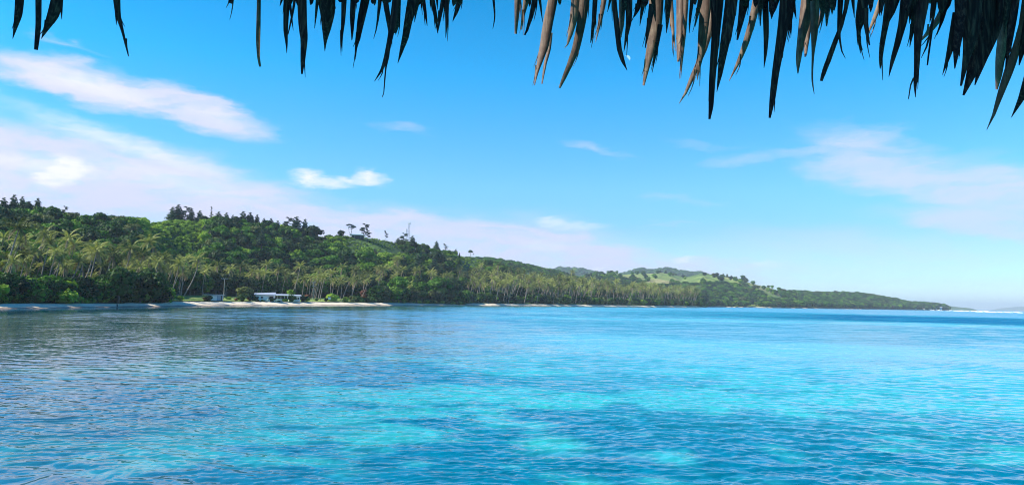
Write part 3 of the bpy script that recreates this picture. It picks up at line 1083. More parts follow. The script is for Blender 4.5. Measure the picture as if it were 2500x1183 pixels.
# ------------------------------------------------------------------ broadleaf forest on the near hill
GB = 'broadleaf trees on the near shore and hillside'
trees = []


def clearing(p, y):
    """open scrub and grass: photo areas without trees"""
    a = ((p - 425) / 75) ** 2 + ((y - 572) / 62) ** 2
    b_ = ((p - 905) / 75) ** 2 + ((y - 588) / 22) ** 2
    c_ = ((p - 1150) / 45) ** 2 + ((y - 640) / 14) ** 2
    d_ = ((p - 1010) / 90) ** 2 + ((y - 632) / 12) ** 2
    return min(a, b_, c_, d_ + .3)


def cell_scatter(pa, pb, ra, rb, step, jit, fn):
    ths_ = [TH(pa), TH(pb)]
    x0 = min(math.sin(ths_[0]) * ra(ths_[0]), math.sin(ths_[0]) * rb(ths_[0])) - 5
    x1 = max(math.sin(ths_[1]) * rb(ths_[1]), math.sin(ths_[1]) * ra(ths_[1])) + 5
    y1 = max(rb(t) for t in np.linspace(ths_[0], ths_[1], 12))
    x = x0
    row = 0
    while x < x1:
        y = 80.0 + (step / 2 if row % 2 else 0)
        while y < y1:
            X_, Y_ = x + gr.uniform(-jit, jit), y + gr.uniform(-jit, jit)
            th = math.atan2(X_, Y_)
            r = math.hypot(X_, Y_)
            if ths_[0] < th < ths_[1] and ra(th) < r < rb(th):
                fn(X_, Y_, th, r)
            y += step
        x += step * .87
        row += 1


BVAR = [0, 1, 2, 3, 0, 2, 1, 3, 4, 5, 6, 0, 1, 7, 5]
ridge = lambda th: float(np.interp(th, HA.th, HA.rr))
edge = lambda th: float(shore(th) + BW(th))


def add_slope(X_, Y_, th, r):
    z = float(land_z(th, r))
    p, y = project((X_, Y_, z + 3))
    e = edge(th)
    if 400 < p < 910 and r < e + FL(th) - (6 if p < 860 else 30): return
    if p > 1120 and r < e + 125 and gr.random() < .72: return
    if p < 430 and e + 24 < r < e + 58 and gr.random() < .55: return
    cl = min(clearing(p, y), clearing(p, y - 22), clearing(p, y + 8))
    if cl < 1: return
    v = gr.choice(BVAR)
    if cl < 1.8 and gr.random() < .5: v = gr.choice([4, 6, 7])
    s = gr.uniform(.68, 1.18)
    if r > ridge(th) - 30: s *= (.62 if p > 480 else .8)
    trees.append((X_, Y_, z, th, r, v, s, p, y))


cell_scatter(-130, 1712, lambda t: edge(t) + 52, lambda t: ridge(t) + 18, 6.4, 2.4, add_slope)


def add_thicket(X_, Y_, th, r):
    z = float(land_z(th, r))
    p, y = project((X_, Y_, z + 3))
    if 402 < p < 905: return
    if p > 1140 and gr.random() < .5: return
    s = gr.uniform(.62, .92) if p < 402 else gr.uniform(.5, .85)
    if 905 < p < 1140: s = gr.uniform(.75, 1.15)
    trees.append((X_, Y_, z - 1.6 * s, th, r, gr.choice([0, 2, 0, 1, 3, 1, 5, 4] if p > 402 else [0, 2, 0, 1, 2, 3, 4]), s, p, y))


cell_scatter(-130, 1712, lambda t: edge(t) + 6.5, lambda t: edge(t) + 27, 6.0, 1.8, add_thicket)
# the tall dark wall of trees behind the lawn
cell_scatter(405, 910, lambda t: edge(t) + FL(t) - 8, lambda t: edge(t) + FL(t) + 12, 6.2, 1.6,
             lambda X_, Y_, th, r: trees.append((X_, Y_, float(land_z(th, r)) - .8, th, r, gr.choice([0, 2, 0, 1, 3, 5]), gr.uniform(.9, 1.3), project((X_, Y_, 5))[0], 700)))
# chosen trees of the photograph (x, y of the crown, distance, variant, scale)
for p, y, r, v, s in ((679, 643, 455, 8, .85), (893, 684, 452, 8, .8), (963, 726, 452, 4, 1.1), (972, 716, 470, 3, 1.5), (1075, 700, 512, 1, 1.9), (1105, 715, 515, 0, 1.6), (1030, 712, 480, 3, 1.3), (758, 575, 560, 0, 1.5), (345, 712, 268, 0, 1.1), (365, 716, 270, 2, 1.0),
                      (552, 690, 392, 5, 1.3), (600, 690, 396, 5, 1.2), (1005, 690, 500, 3, 1.2), (380, 722, 268, 2, .9), (290, 715, 252, 0, 1.05), (255, 716, 248, 1, .9)):
    th = TH(p)
    z = float(land_z(th, r))
    trees.append((math.sin(th) * r, math.cos(th) * r, z - .8, th, r, v, s, p, y))
trees.sort(key=lambda q: q[4] / (q[6] * (1.0 if -20 < q[7] < 2500 else .2)))
# a thing for every one of the 300 that show largest; leave out those hidden behind nearer crowns
ind, rest = [], []
occ = {}
for q in trees:
    key = (int(q[7] // 13), int(q[8] // 9))
    top = project((q[0], q[1], q[2] + 9 * q[6]))[1]
    col = int(q[7] // 11)
    if len(ind) < 300 and q[7] > -25 and top < occ.get(col, 999) - 5:
        ind.append(q)
        for c in range(col - 1, col + 2): occ[c] = min(occ.get(c, 999), top + (0 if c == col else 4))
    else:
        rest.append(q)
seen_v = set(q[5] for q in ind)
for v in range(len(BROAD)):
    if v not in seen_v:
        q = next(q for q in rest if q[5] == v)
        rest.remove(q)
        ind.append(q)
for q in ind:
    cw, cr_, tr_ = BROAD[q[5]]
    sz = 'large' if q[6] > 1.05 else ('small' if q[6] < .75 else 'medium')
    plant('broadleaf_tree', cr_, tr_, (q[0], q[1], q[2]), gr.uniform(0, 6.28), (q[6], q[6], q[6] * gr.uniform(.9, 1.15)), cat='tree', group=GB, words=('broad', sz, cw, 'broadleaf tree'))
BS = src_of([(b[1], b[2]) for b in BROAD])
scatter_stuff('forest', [q[:3] for q in rest], [gr.uniform(0, 6.28) for q in rest], [q[6] for q in rest], [q[5] for q in rest], [(a,) for a, b_ in BS],
              'dense green forest covering the near hill behind the palms', 'forest')

# ------------------------------------------------------------------ pines and ridge trees, one by one
GR = 'tall trees along the ridge of the near hill'


def ridge_tree(kind, px, ytop, h_px, r, label, sx=1.0, group=GR, rz=None):
    me = PINE[kind]
    hh = {'cone': 13.6, 'slim': 13.8, 'open': 11.9, 'open2': 11.9, 'umbrella': 9.7, 'forked': 9.9}[kind]
    th = TH(px, ytop)
    top = at(px, ytop, r)
    s = h_px / F * r / hh * (1.05 if kind == 'cone' and r < 800 else 1.0)
    z = top.z - hh * s
    return plant('pine_tree', me[0], me[1], (top.x, top.y, z), (gr.uniform(-.4, .4) if rz is None else rz) - th, (s * sx, s * sx, s), label, 'tree', group)


ridge_tree('cone', 10, 479, 42, 425, 'blunt dark pine at the left edge of the ridge', 1.5)
ridge_tree('cone', 35, 471, 52, 425, 'tallest dark pine on the far left ridge', 1.35)
ridge_tree('cone', 55, 476, 44, 430, 'dark pine just right of the tallest left ridge pine', 1.2)
ridge_tree('cone', 70, 488, 40, 428, 'broad bushy pine between the two pointed left ridge pines', 1.9)
ridge_tree('cone', 93, 480, 42, 432, 'pointed pine standing clear at the right of the left ridge group', 1.35)
ridge_tree('open', 157, 502, 34, 440, 'ragged pine with a tufted top alone on the left skyline', .8)
ridge_tree('open2', 218, 524, 20, 450, 'small thin tree poking above the skyline left of the clearing', .8)
ridge_tree('slim', 246, 526, 26, 455, 'thin dead looking tree in the saddle of the ridge', .8)
ridge_tree('open', 262, 530, 22, 460, 'second thin tree in the saddle of the ridge', .7)
for i, (p, y, h, k, sx, lb) in enumerate([
        (422, 502, 40, 'cone', 1.7, 'leftmost of the tall pines above the bright scrub clearing'),
        (436, 496, 44, 'cone', 1.8, 'highest rounded pine above the bright scrub clearing'),
        (452, 503, 42, 'open', 1.2, 'open pine right of the highest one above the clearing'),
        (468, 506, 44, 'cone', 1.5, 'bushy pine between the clearing and the slim spire'),
        (488, 511, 40, 'cone', 1.6, 'wide pine on the ridge left of the slim spire'),
        (517, 502, 44, 'slim', 1.3, 'slim spire shaped pine rising alone above the ridge'),
        (534, 514, 36, 'cone', 1.8, 'wide pine right of the slim spire'),
        (553, 516, 36, 'cone', 1.5, 'pointed pine in the dip right of the slim spire'),
        (569, 522, 34, 'cone', 1.3, 'small pine at the lowest part of the middle ridge'),
        (594, 512, 46, 'cone', 1.6, 'tall pine leading the middle ridge cluster'),
        (611, 515, 44, 'cone', 1.4, 'second tall pine of the middle ridge cluster'),
        (628, 521, 38, 'cone', 1.3, 'pointed pine right of the middle ridge cluster'),
        (645, 530, 32, 'cone', 1.3, 'low pine between the middle cluster and the big ridge tree'),
        (662, 530, 34, 'cone', 1.5, 'rounded pine left of the big ridge tree'),
        (678, 536, 32, 'cone', 1.6, 'broad pine just left of the big ridge tree')]):
    ridge_tree(k, p, y, h, 530 + p * .04, lb, sx)
ridge_tree('open', 701, 529, 44, 565, 'open crowned tree left of the big ridge tree', 1.2)
ridge_tree('cone', 724, 525, 54, 565, 'big dark tree crowning the right shoulder of the ridge', 1.9)
ridge_tree('cone', 745, 531, 50, 568, 'tall narrow topped tree on the right side of the ridge shoulder', 1.2)
for p, y, h, k, sx, lb in [(455, 556, 46, 'cone', 1.5, 'grey green pine standing in the bright scrub clearing'), (500, 545, 48, 'cone', 1.4, 'pine on the slope below the slim spire'), (540, 552, 44, 'cone', 1.6, 'pine on the slope below the middle ridge dip'),
                           (470, 585, 40, 'open', 1.3, 'open pine on the slope right of the bright clearing'), (590, 560, 44, 'cone', 1.5, 'pine below the middle ridge cluster'), (640, 560, 40, 'cone', 1.6, 'pine on the slope left of the ridge shoulder'),
                           (885, 598, 44, 'cone', 1.6, 'left one of the slope pines below the hilltop house'), (915, 604, 46, 'cone', 1.7, 'grey pine below the grassy hilltop'), (940, 612, 48, 'cone', 1.6, 'dark slope pine below the lone ridge pine'),
                           (985, 620, 44, 'cone', 1.7, 'slope pine below the lattice tower'), (1020, 618, 42, 'cone', 1.5, 'slope pine to the right below the lattice tower'), (1060, 622, 40, 'cone', 1.6, 'pine on the slope under the falling ridge')]:
    ridge_tree(k, p, y, h, 490 if p < 700 else 560, lb, sx, 'pines on the slope of the near hill')
ridge_tree('forked', 858, 546, 30, 598, 'forked umbrella pine left of the hilltop house', 1.0, rz=0)
ridge_tree('open', 888, 545, 40, 600, 'tall ragged pine right of the hilltop house', 1.25, rz=0)
ridge_tree('open2', 899, 556, 34, 596, 'shorter leaning pine beside the tall ragged one at the hilltop house', 1.0, rz=.4)
ridge_tree('open2', 943, 562, 26, 622, 'lone slender pine on the bare grassy ridge', .95, rz=.2)
ridge_tree('open', 984, 568, 30, 630, 'spreading pine just left of the lattice tower', 1.5, rz=.1)
ridge_tree('cone', 1007, 573, 34, 640, 'dark rounded tree hiding the foot of the lattice tower', 1.9)
ridge_tree('cone', 972, 579, 24, 632, 'low domed tree left of the spreading pine', 2.4)
ridge_tree('cone', 1066, 586, 30, 680, 'pointed tree on the falling ridge right of the tower', 1.6)
ridge_tree('cone', 1113, 606, 26, 720, 'dark pointed tree near the low end of the ridge', 1.5)
ridge_tree('open2', 1088, 594, 20, 700, 'small windswept tree on the falling ridge', 1.5)
ridge_tree('umbrella', 1148, 609, 27, 752, 'lone lollipop shaped tree at the low end of the near ridge', 1.0, rz=0)
ridge_tree('cone', 1122, 615, 14, 735, 'tiny spike of a tree left of the lone lollipop tree', 1.0)
for p, y, h, k, r_, lb in ((1612, 658, 14, 'cone', 1890, 'leftmost dark pine on the first distant knoll'), (1625, 658, 14, 'cone', 1890, 'second dark pine on the first distant knoll'), (1638, 661, 14, 'cone', 1880, 'third dark pine on the first distant knoll'), (1650, 665, 13, 'cone', 1875, 'rightmost dark pine on the first distant knoll'),
                           (1766, 666, 13, 'cone', 1830, 'leftmost and tallest of the dark pines on the right distant knoll'), (1775, 667, 12, 'cone', 1830, 'second of the dark pines on the right distant knoll'), (1786, 671, 11, 'cone', 1825, 'middle one of the dark pines on the right distant knoll'),
                           (1798, 673, 11, 'cone', 1825, 'fourth of the dark pines on the right distant knoll'), (1812, 676, 11, 'cone', 1820, 'last of the dark pines on the right distant knoll'), (1724, 664.5, 4, 'umbrella', 1850, 'tiny single tree on the bare grassy peak'),
                           (2185, 727, 12, 'umbrella', 2440, 'tiny tree standing clear above the far headland'), (2251, 735, 10, 'umbrella', 2580, 'tiny palm like tree above the low end of the far headland')):
    ridge_tree(k, p, y, h, r_, lb, 1.9 if k == 'cone' else 1.2, 'single trees on the distant skyline')

# ------------------------------------------------------------------ shrubs
GS = 'shrubs on the lawn and by the houses'
for p, d, v, s, lb in ((402, 3, 0, 1.5, 'dark overhanging shrub where the shaded beach meets the lawn'), (412, 5, 4, 1.2, 'grey green shrub at the left end of the lawn'), (443, 10, 1, .7, 'small round shrub on the left part of the lawn'),
                       (503, 6, 3, .6, 'brownish shrub left of the flat roofed shed'), (511, 4, 0, .8, 'dark shrub in front of the flat roofed shed'), (578, 8, 3, .5, 'low brownish plant left of the round tree'),
                       (592, 2, 0, 1.05, 'dark shrub at the foot of the brown round tree'), (612, 12, 3, .8, 'tan shrub right of the brown round tree'), (621, 9, 0, .75, 'dark shrub at the left end of the white house'),
                       (630, -1, 0, .5, 'low dark plant in front of the left white wall'), (643, -1, 0, .5, 'second low dark plant in front of the white house'), (682, -1, 4, .45, 'low plant before the open veranda'),
                       (713, 0, 0, 1.1, 'dark shrub hiding the corner of the right house'), (742, 0, 0, 1.1, 'dark shrub right of the white houses'), (749, 8, 1, .9, 'green shrub behind the right end of the houses'),
                       (752, 22, 3, 1.4, 'red brown shrub behind the right house'), (742, 24, 3, 1.2, 'red brown shrub left of the double armed pole'), (774, 12, 0, .5, 'small dark shrub on the right lawn'),
                       (797, 9, 0, .6, 'dark shrub beside the small white hut'), (810, 10, 2, 1.7, 'bright bush right of the small white hut'), (845, 5, 1, 1.0, 'green bush at the right end of the lawn'),
                       (862, 6, 4, 1.3, 'olive bush spreading onto the beach at the lawn end'), (873, 6, 1, 1.4, 'bushy green mound right of the lawn'), (560, 22, 2, .6, 'low bright shrub behind the shed'),
                       (700, 26, 0, .9, 'dark shrub behind the middle roof'), (666, -.5, 0, .75, 'dark shrub between the left house and the pavilion'), (698, -.5, 1, .7, 'green shrub before the right end of the pavilion'), (150, 2, 7 - 5, 1.3, 'bright yellow green bush in the dark thicket'), (168, 2, 2, 1.5, 'brightest bush at the foot of the dark thicket'), (95, 3, 1, 1.5, 'pale green bush in the left thicket')):
    th = TH(p)
    e = edge(th)
    cw, cr_, tr_ = SHRUB[v]
    plant('shrub', cr_, tr_, xyz(th, e + d, .1), gr.uniform(0, 6), s, lb, 'shrub', GS)
th = TH(597)
plant('round_tree', BROAD[5][1], BROAD[5][2], xyz(th, edge(th) + 14, -.6), 1.0, (.78, .78, .72), 'brownish round crowned tree standing alone on the lawn', 'tree')
th = TH(711)
plant('round_tree', BROAD[6][1], BROAD[6][2], xyz(th, edge(th) + 13, -.4), 2.0, (.52, .52, .66), 'light green tree rising behind the white house roofs', 'tree')
th = TH(814)
plant('round_tree', BROAD[7][1], BROAD[7][2], xyz(th, edge(th) + 14, -1.2), 2.0, (.7, .7, .62), 'bright green tree right of the small white hut', 'tree')

# uncountable scrub on the open slopes
sp_, srz, ssc, six = [], [], [], []


def add_scrub(X_, Y_, th, r):
    z = float(land_z(th, r))
    p, y = project((X_, Y_, z))
    c = clearing(p, y)
    if c > 1.5: return
    grassy = (p > 850 and y < 620) or (p > 1100)
    if grassy and gr.random() < .45: return
    sp_.append((X_, Y_, z - .2))
    srz.append(gr.uniform(0, 6.28))
    ssc.append(gr.uniform(.35, .9) * (.6 if grassy else 1.0))
    six.append(gr.choice([2, 2, 1, 2, 2, 1] if not grassy else [2, 1, 2]))


cell_scatter(330, 1210, lambda t: edge(t) + 60, lambda t: ridge(t) + 6, 2.6, 1.1, add_scrub)
# underbrush along the back of the beaches and under the palms
for i in range(900):
    p = gr.uniform(-120, 1712)
    if 404 < p < 880: continue
    th = TH(p)
    e = edge(th)
    r = e + (gr.uniform(2.5, 60) if p < 404 or p > 1140 else gr.uniform(1.5, 7))
    x, y, z = xyz(th, r, -.3)
    sp_.append((x, y, z))
    srz.append(gr.uniform(0, 6.28))
    ssc.append(gr.uniform(.5, 1.1) * (2.3 if r > e + 8 else 1))
    six.append(gr.choice([0, 0, 1, 1, 4, 0]))
SS = src_of([(b[1], b[2]) for b in SHRUB])
scatter_stuff('scrub', sp_, srz, ssc, six, [(a,) for a, b_ in SS], 'bright scrub and vines on the open slopes and behind the beaches', 'scrub')

# woods on the hills farther along the coast
fp, frz, fsc, fix = [], [], [], []


def far_wood(n, pa, pb, ra, rb, zf, dens, sc):
    k = 0
    ta, tb = TH(pa), TH(pb)
    for i in range(n):
        th = gr.uniform(ta, tb)
        a, b_ = ra(th), rb(th)
        r = math.sqrt(gr.uniform(a * a, b_ * b_))
        x, y = math.sin(th) * r, math.cos(th) * r
        p = float(PX(th))
        if gr.random() > dens(p, r, x, y): continue
        z = zf(th, r)
        if z < .5: continue
        fp.append((x, y, z - 2))
        frz.append(gr.uniform(0, 6.28))
        fsc.append(gr.uniform(*sc))
        fix.append(gr.choice([0, 1, 2, 3, 0, 1, 4, 5, 6]))


far_wood(3600, 1045, 1500, lambda t: 940, lambda t: float(np.interp(t, HB.th, HB.rr)) + 30, lambda t, r: float(HB.z(t, r, 860.0, 3.0)), lambda p, r, x, y: 1, (.8, 1.3))
hc = lambda t, r: float(HC.z(t, r, foot_c(t), 3.2)) if PX(t) <= 1716 else float(land_z(t, r))


def dens_c(p, r, x, y):
    n_ = float(fbm(x, y, 150, 4))
    up = (r - 1300) / 550
    if 1640 < p < 1790 and r < 1560: return 1.0
    return 1.0 if n_ > .47 + .22 * max(0, min(up, 1.2)) else .04


far_wood(6500, 1330, 2000, lambda t: float(shore(t) + BW(t)) + 4 if PX(t) > 1716 else 1080, lambda t: 1840, hc, dens_c, (.8, 1.4))
far_wood(3400, 1925, 2316, lambda t: float(shore(t) + BW(t)) + 6, lambda t: float(np.interp(t, HD.th, HD.rr)) + 20, lambda t, r: float(max(HD.z(t, r, shore(t) + BW(t) + 25, 2.5), 1.2)), lambda p, r, x, y: 1, (.9, 1.5))
far_wood(2500, 1340, 1760, lambda t: 3000, lambda t: 3610, lambda t, r: float(HE.z(t, r, 2600.0, 0.0)), lambda p, r, x, y: 1, (1.6, 2.4))
scatter_stuff('far_woods', fp, frz, fsc, fix, [(a,) for a, b_ in BS], 'far blue green woods on the hills and headland beyond the palm grove', 'woods')

# ------------------------------------------------------------------ buildings
def frame(px, r, z, name, label, cat, group=None, turn=0.0):
    """an Empty whose local x runs to the right as seen from the water and y away from it"""
    th = TH(px, 730)
    e = bpy.data.objects.new(name, None)
    COL.objects.link(e)
    e.location = (math.sin(th) * r, math.cos(th) * r, z)
    e.rotation_euler = (0, 0, -th + turn)
    return tag(e, label, cat, group)


def gz(px, r):
    return float(land_z(TH(px, 730), r)) + .12


r_ = 334.0 - 34
th = TH(525)
r_ = edge(th) + 5
sh = frame(523, r_, gz(523, r_), 'shed', 'flat roofed blue grey shed with white door on the lawn', 'shed', turn=.12)
MB().box((0, 2.2, 1.1), (6.2, 4.4, 2.2)).build('wall', M['greywall'], sh)
MB().hexa([(-4.0, -.9, 2.22), (3.6, -.9, 2.22), (3.6, 5, 2.05), (-4.0, 5, 2.05), (-4.0, -.9, 2.45), (3.6, -.9, 2.45), (3.6, 5, 2.28), (-4.0, 5, 2.28)]).build('roof', M['roofgrey'], sh)
MB().box((-.6, -.04, .95), (3.0, .08, 1.8)).build('door', M['white'], sh)
MB().box((2.55, -.04, 1.0), (.35, .08, 2.0)).build('door_post', M['darkwall'], sh)

r_ = edge(TH(645)) + 3.5
ha = frame(645, r_, gz(645, r_), 'beach_house', 'white walled house with grey gable roof at the left of the beach buildings', 'house', turn=-.03)
MB().box((-1.0, 3.0, 1.3), (5.2, 6.0, 2.6)).box((3.0, 3.6, 1.3), (2.7, 4.8, 2.6)).build('wall', M['white'], ha)
rf = MB().hexa([(-4.2, -.8, 2.62), (4.6, -.8, 2.62), (4.6, 3.2, 3.7), (-4.2, 3.2, 3.2), (-4.2, -.8, 2.8), (4.6, -.8, 2.8), (4.6, 3.2, 3.88), (-4.2, 3.2, 3.38)])
rf.hexa([(-4.2, 3.2, 3.2), (4.6, 3.2, 3.7), (4.6, 7.0, 2.62), (-4.2, 7.0, 2.62), (-4.2, 3.2, 3.38), (4.6, 3.2, 3.88), (4.6, 7.0, 2.8), (-4.2, 7.0, 2.8)]).build('roof', M['roofgrey'], ha)
for x in (-2.6, -.9):
    w = MB().box((x, -.05, 1.6), (.9, .06, .8)).build('window', M['glass'], ha)
    MB().box((x, -.07, 1.13), (1.1, .12, .08)).build('sill', M['white'], w)
MB().box((2.9, 1.14, 1.05), (1.6, .08, 2.1)).build('door', M['darkwall'], ha)
r2 = r_ - 1.6
tk = frame(655, r2, gz(655, r2), 'water_tank', 'squat green water tank beside the left white house', 'tank')
MB().tube([(0, 0, 0), (0, 0, .05), (0, 0, 1.35), (0, 0, 1.45), (0, 0, 1.6)], [.62, .66, .66, .6, .2], 16).build('tank_body', M['tank'], tk)
MB().tube([(0, 0, 1.58), (0, 0, 1.7)], [.2, .2], 10).build('lid', M['darkwall'], tk)

r_ = edge(TH(684)) + 3.5
hb = frame(684, r_, gz(684, r_), 'pavilion', 'open sided pavilion with low white parapet between the two white houses', 'pavilion')
MB().box((.2, -.0, .5), (6.0, .2, 1.0)).build('parapet', M['white'], hb)
MB().box((0, 4.0, 1.2), (5.6, .2, 2.4)).build('back_wall', M['darkwall'], hb)
for x in (-2.9, -1.3, .3, 1.8, 3.1):
    MB().box((x, .0, 1.75), (.16, .16, 1.5)).build('post', M['white'], hb)
MB().hexa([(-3.3, -1, 2.52), (3.5, -1, 2.52), (3.5, 2, 3.1), (-3.3, 2, 3.1), (-3.3, -1, 2.66), (3.5, -1, 2.66), (3.5, 2, 3.24), (-3.3, 2, 3.24)]).hexa(
    [(-3.3, 2, 3.1), (3.5, 2, 3.1), (3.5, 5, 2.4), (-3.3, 5, 2.4), (-3.3, 2, 3.24), (3.5, 2, 3.24), (3.5, 5, 2.54), (-3.3, 5, 2.54)]).build('roof', M['roofgrey'], hb)

r_ = edge(TH(719)) + 3.5
hc_ = frame(719, r_, gz(719, r_), 'beach_house', 'white house partly hidden by shrubs at the right of the beach buildings', 'house', turn=.05)
MB().box((0, 2.5, 1.2), (5.0, 5.0, 2.4)).build('wall', M['white'], hc_)
MB().hexa([(-3.2, -1, 2.42), (3.0, -1, 2.42), (3.0, 2.6, 3.0), (-3.2, 2.6, 3.0), (-3.2, -1, 2.56), (3.0, -1, 2.56), (3.0, 2.6, 3.14), (-3.2, 2.6, 3.14)]).hexa(
    [(-3.2, 2.6, 3.0), (3.0, 2.6, 3.0), (3.0, 6, 2.3), (-3.2, 6, 2.3), (-3.2, 2.6, 3.14), (3.0, 2.6, 3.14), (3.0, 6, 2.44), (-3.2, 6, 2.44)]).build('roof', M['roofgrey'], hc_)
for x in (.3, 1.7):
    w = MB().box((x, -.05, 1.35), (.8, .06, .9)).build('window', M['glass'], hc_)
    MB().box((x, -.07, .85), (1.0, .12, .08)).build('sill', M['white'], w)
MB().box((-2.0, -.04, 1.0), (.8, .08, 2.0)).build('door', M['darkwall'], hc_)

r_ = edge(TH(804)) + 9
ht = frame(804, r_, gz(804, r_), 'hut', 'tiny white hut on posts near the right end of the lawn', 'hut')
MB().box((0, .6, 1.5), (1.3, 1.2, 1.1)).build('wall', M['white'], ht)
MB().box((0, .6, 2.12), (1.8, 1.7, .12)).build('roof', M['roofgrey'], ht)
for x in (-.55, .55):
    MB().box((x, .6, .45), (.12, .12, 1.0)).build('post', M['wood'], ht)

# the house on the hill top
p0 = at(873, 578, 596)
hh = frame(873, 596, float(land_z(TH(873, 578), 596)) + .3, 'hilltop_house', 'low wide house with pale flat roof on the grassy hilltop', 'house')
hh.location = (p0.x, p0.y, p0.z)
MB().box((0, 3, -.2), (8.6, 5, 2.4)).build('wall', M['darkwall'], hh)
MB().hexa([(-6.0, -1, 1.22), (6.0, -1, 1.12), (6.0, 7, 1.32), (-6.0, 7, 1.32), (-6.0, -1, 1.95), (6.0, -1, 1.6), (6.0, 7, 2.0), (-6.0, 7, 2.0)]).build('roof', M['cream'], hh)
for x in (-5, -2.5, 2.5, 5):
    MB().box((x, -.6, .0), (.2, .2, 2.5)).build('post', M['cream'], hh)

# distant buildings at the tip of the headland
for i, (p, y, w, h, lb, mt) in enumerate(((2293, 754.6, 10, 6, 'largest white building at the tip of the far headland', 'white'), (2285, 755.0, 4, 2.4, 'small white building left of the largest one on the headland', 'white'),
                                (2270, 754.4, 7, 2.2, 'low cream building in the middle of the headland tip', 'cream'), (2255, 754.2, 4, 3.0, 'small pale building left of the low cream one', 'cream'), (2235, 753.3, 4, 2.2, 'leftmost tiny white building on the far headland', 'white'))):
    rr2 = float(shore(TH(p, 755)) + BW(TH(p, 755))) + 3
    q = at(p, y, rr2)
    e = frame(p, rr2, 1.3, 'distant_house', lb, 'house')
    W_, H_ = w * rr2 / F, h * rr2 / F
    MB().box((0, W_ * .25, H_ * .4), (W_, W_ * .5, H_ * .8)).build('wall', M[mt], e)
    MB().hexa([(-W_ * .55, -1, H_ * .8), (W_ * .55, -1, H_ * .8), (W_ * .55, W_ * .27, H_ * 1.05), (-W_ * .55, W_ * .27, H_ * 1.05), (-W_ * .55, -1, H_ * .84), (W_ * .55, -1, H_ * .84), (W_ * .55, W_ * .27, H_ * 1.1), (-W_ * .55, W_ * .27, H_ * 1.1)]).hexa(
        [(-W_ * .55, W_ * .27, H_ * 1.05), (W_ * .55, W_ * .27, H_ * 1.05), (W_ * .55, W_ * .55, H_ * .8), (-W_ * .55, W_ * .55, H_ * .8), (-W_ * .55, W_ * .27, H_ * 1.1), (W_ * .55, W_ * .27, H_ * 1.1), (W_ * .55, W_ * .55, H_ * .84), (-W_ * .55, W_ * .55, H_ * .84)]).build('roof', M['roofgrey' if mt == 'white' else 'cream'], e)


# utility poles
def pole(px, ybase, ytop, r, arms, label):
    b_ = at(px, ybase, r)
    t_ = at(px, ytop, r)
    zg = float(land_z(TH(px, 730), r))
    e = frame(px, r, zg, 'utility_pole', label, 'utility pole', 'utility poles behind the lawn')
    H_ = t_.z - zg
    MB().tube([(0, 0, -.5), (0, 0, H_ * .5), (0, 0, H_)], [.17, .15, .12], 8).build('pole', M['wood'], e)
    for a_, wd in arms:
        c = MB().box((0, -.14, H_ - a_), (wd, .16, .26)).build('crossarm', M['wood'], e)
        mb = MB()
        for s_ in (-1, -.35, .35, 1):
            mb.tube([(s_ * wd * .45, -.14, H_ - a_ + .08), (s_ * wd * .45, -.14, H_ - a_ + .34)], [.05, .08], 6)
        mb.build('insulators', M['steel'], c)


pole(546, 725, 679, edge(TH(546)) + 34, [(.15, 2.9)], 'tall utility pole with one crossarm behind the flat roofed shed')
pole(764, 723, 687, edge(TH(764)) + 30, [(.15, 2.2), (1.0, 1.6), (2.2, 1.6)], 'utility pole with three crossarms right of the white houses')
pole(952, 735, 688, edge(TH(952)) + 30, [(.15, 2.4), (.8, 1.6)], 'utility pole top poking out of the trees right of the lawn')


# lattice tower
def tower(px, ytop, r, H_, w0, w1, label, head):
    t_ = at(px, ytop, r)
    e = bpy.data.objects.new('lattice_tower', None)
    COL.objects.link(e)
    e.location = (t_.x, t_.y, t_.z - H_)
    tag(e, label, 'tower', 'masts on the near hill')
    mb = MB()
    n_ = int(H_ / 1.6)
    for cx, cy in ((-1, -1), (1, -1), (1, 1), (-1, 1)):
        mb.tube([(cx * w0 / 2, cy * w0 / 2, 0), (cx * w1 / 2, cy * w1 / 2, H_)], [.07, .05], 5)
    for k in range(n_):
        u0, u1 = k / n_, (k + 1) / n_
        a0, a1 = (w0 + (w1 - w0) * u0) / 2, (w0 + (w1 - w0) * u1) / 2
        for (x0, y0), (x1, y1) in (((-1, -1), (1, -1)), ((1, -1), (1, 1)), ((1, 1), (-1, 1)), ((-1, 1), (-1, -1))):
            mb.tube([(x0 * a0, y0 * a0, H_ * u0), (x1 * a1, y1 * a1, H_ * u1)], [.035, .035], 4)
            mb.tube([(x1 * a0, y1 * a0, H_ * u0), (x0 * a1, y0 * a1, H_ * u1)], [.035, .035], 4)
    mb.build('lattice_frame', M['steel'], e)
    for k in range(head):
        a = k * 2 * PI / head
        MB().box((math.cos(a) * 1.1, math.sin(a) * 1.1, H_ - .5), (.3, .3, 1.9), a).build('antenna_panel', M['white'], e)
    if head > 4:
        mb = MB()
        for k in range(3):
            a = k * 2 * PI / 3
            mb.tube([(0, 0, H_ - .6), (math.cos(a) * 1.2, math.sin(a) * 1.2, H_ - .6)], [.06, .06], 4)
            mb.tube([(math.cos(a) * 1.2, math.sin(a) * 1.2, H_ - .6), (math.cos(a + 2.09) * 1.2, math.sin(a + 2.09) * 1.2, H_ - .6)], [.05, .05], 4)
        mb.build('antenna_frame', M['steel'], e)
    return e


tower(999, 544, 645, 20, 1.6, .9, 'tall pale lattice tower with antennas on the ridge', 6)
tower(993.5, 559, 640, 14, .9, .6, 'short thin mast left of the tall lattice tower', 3)

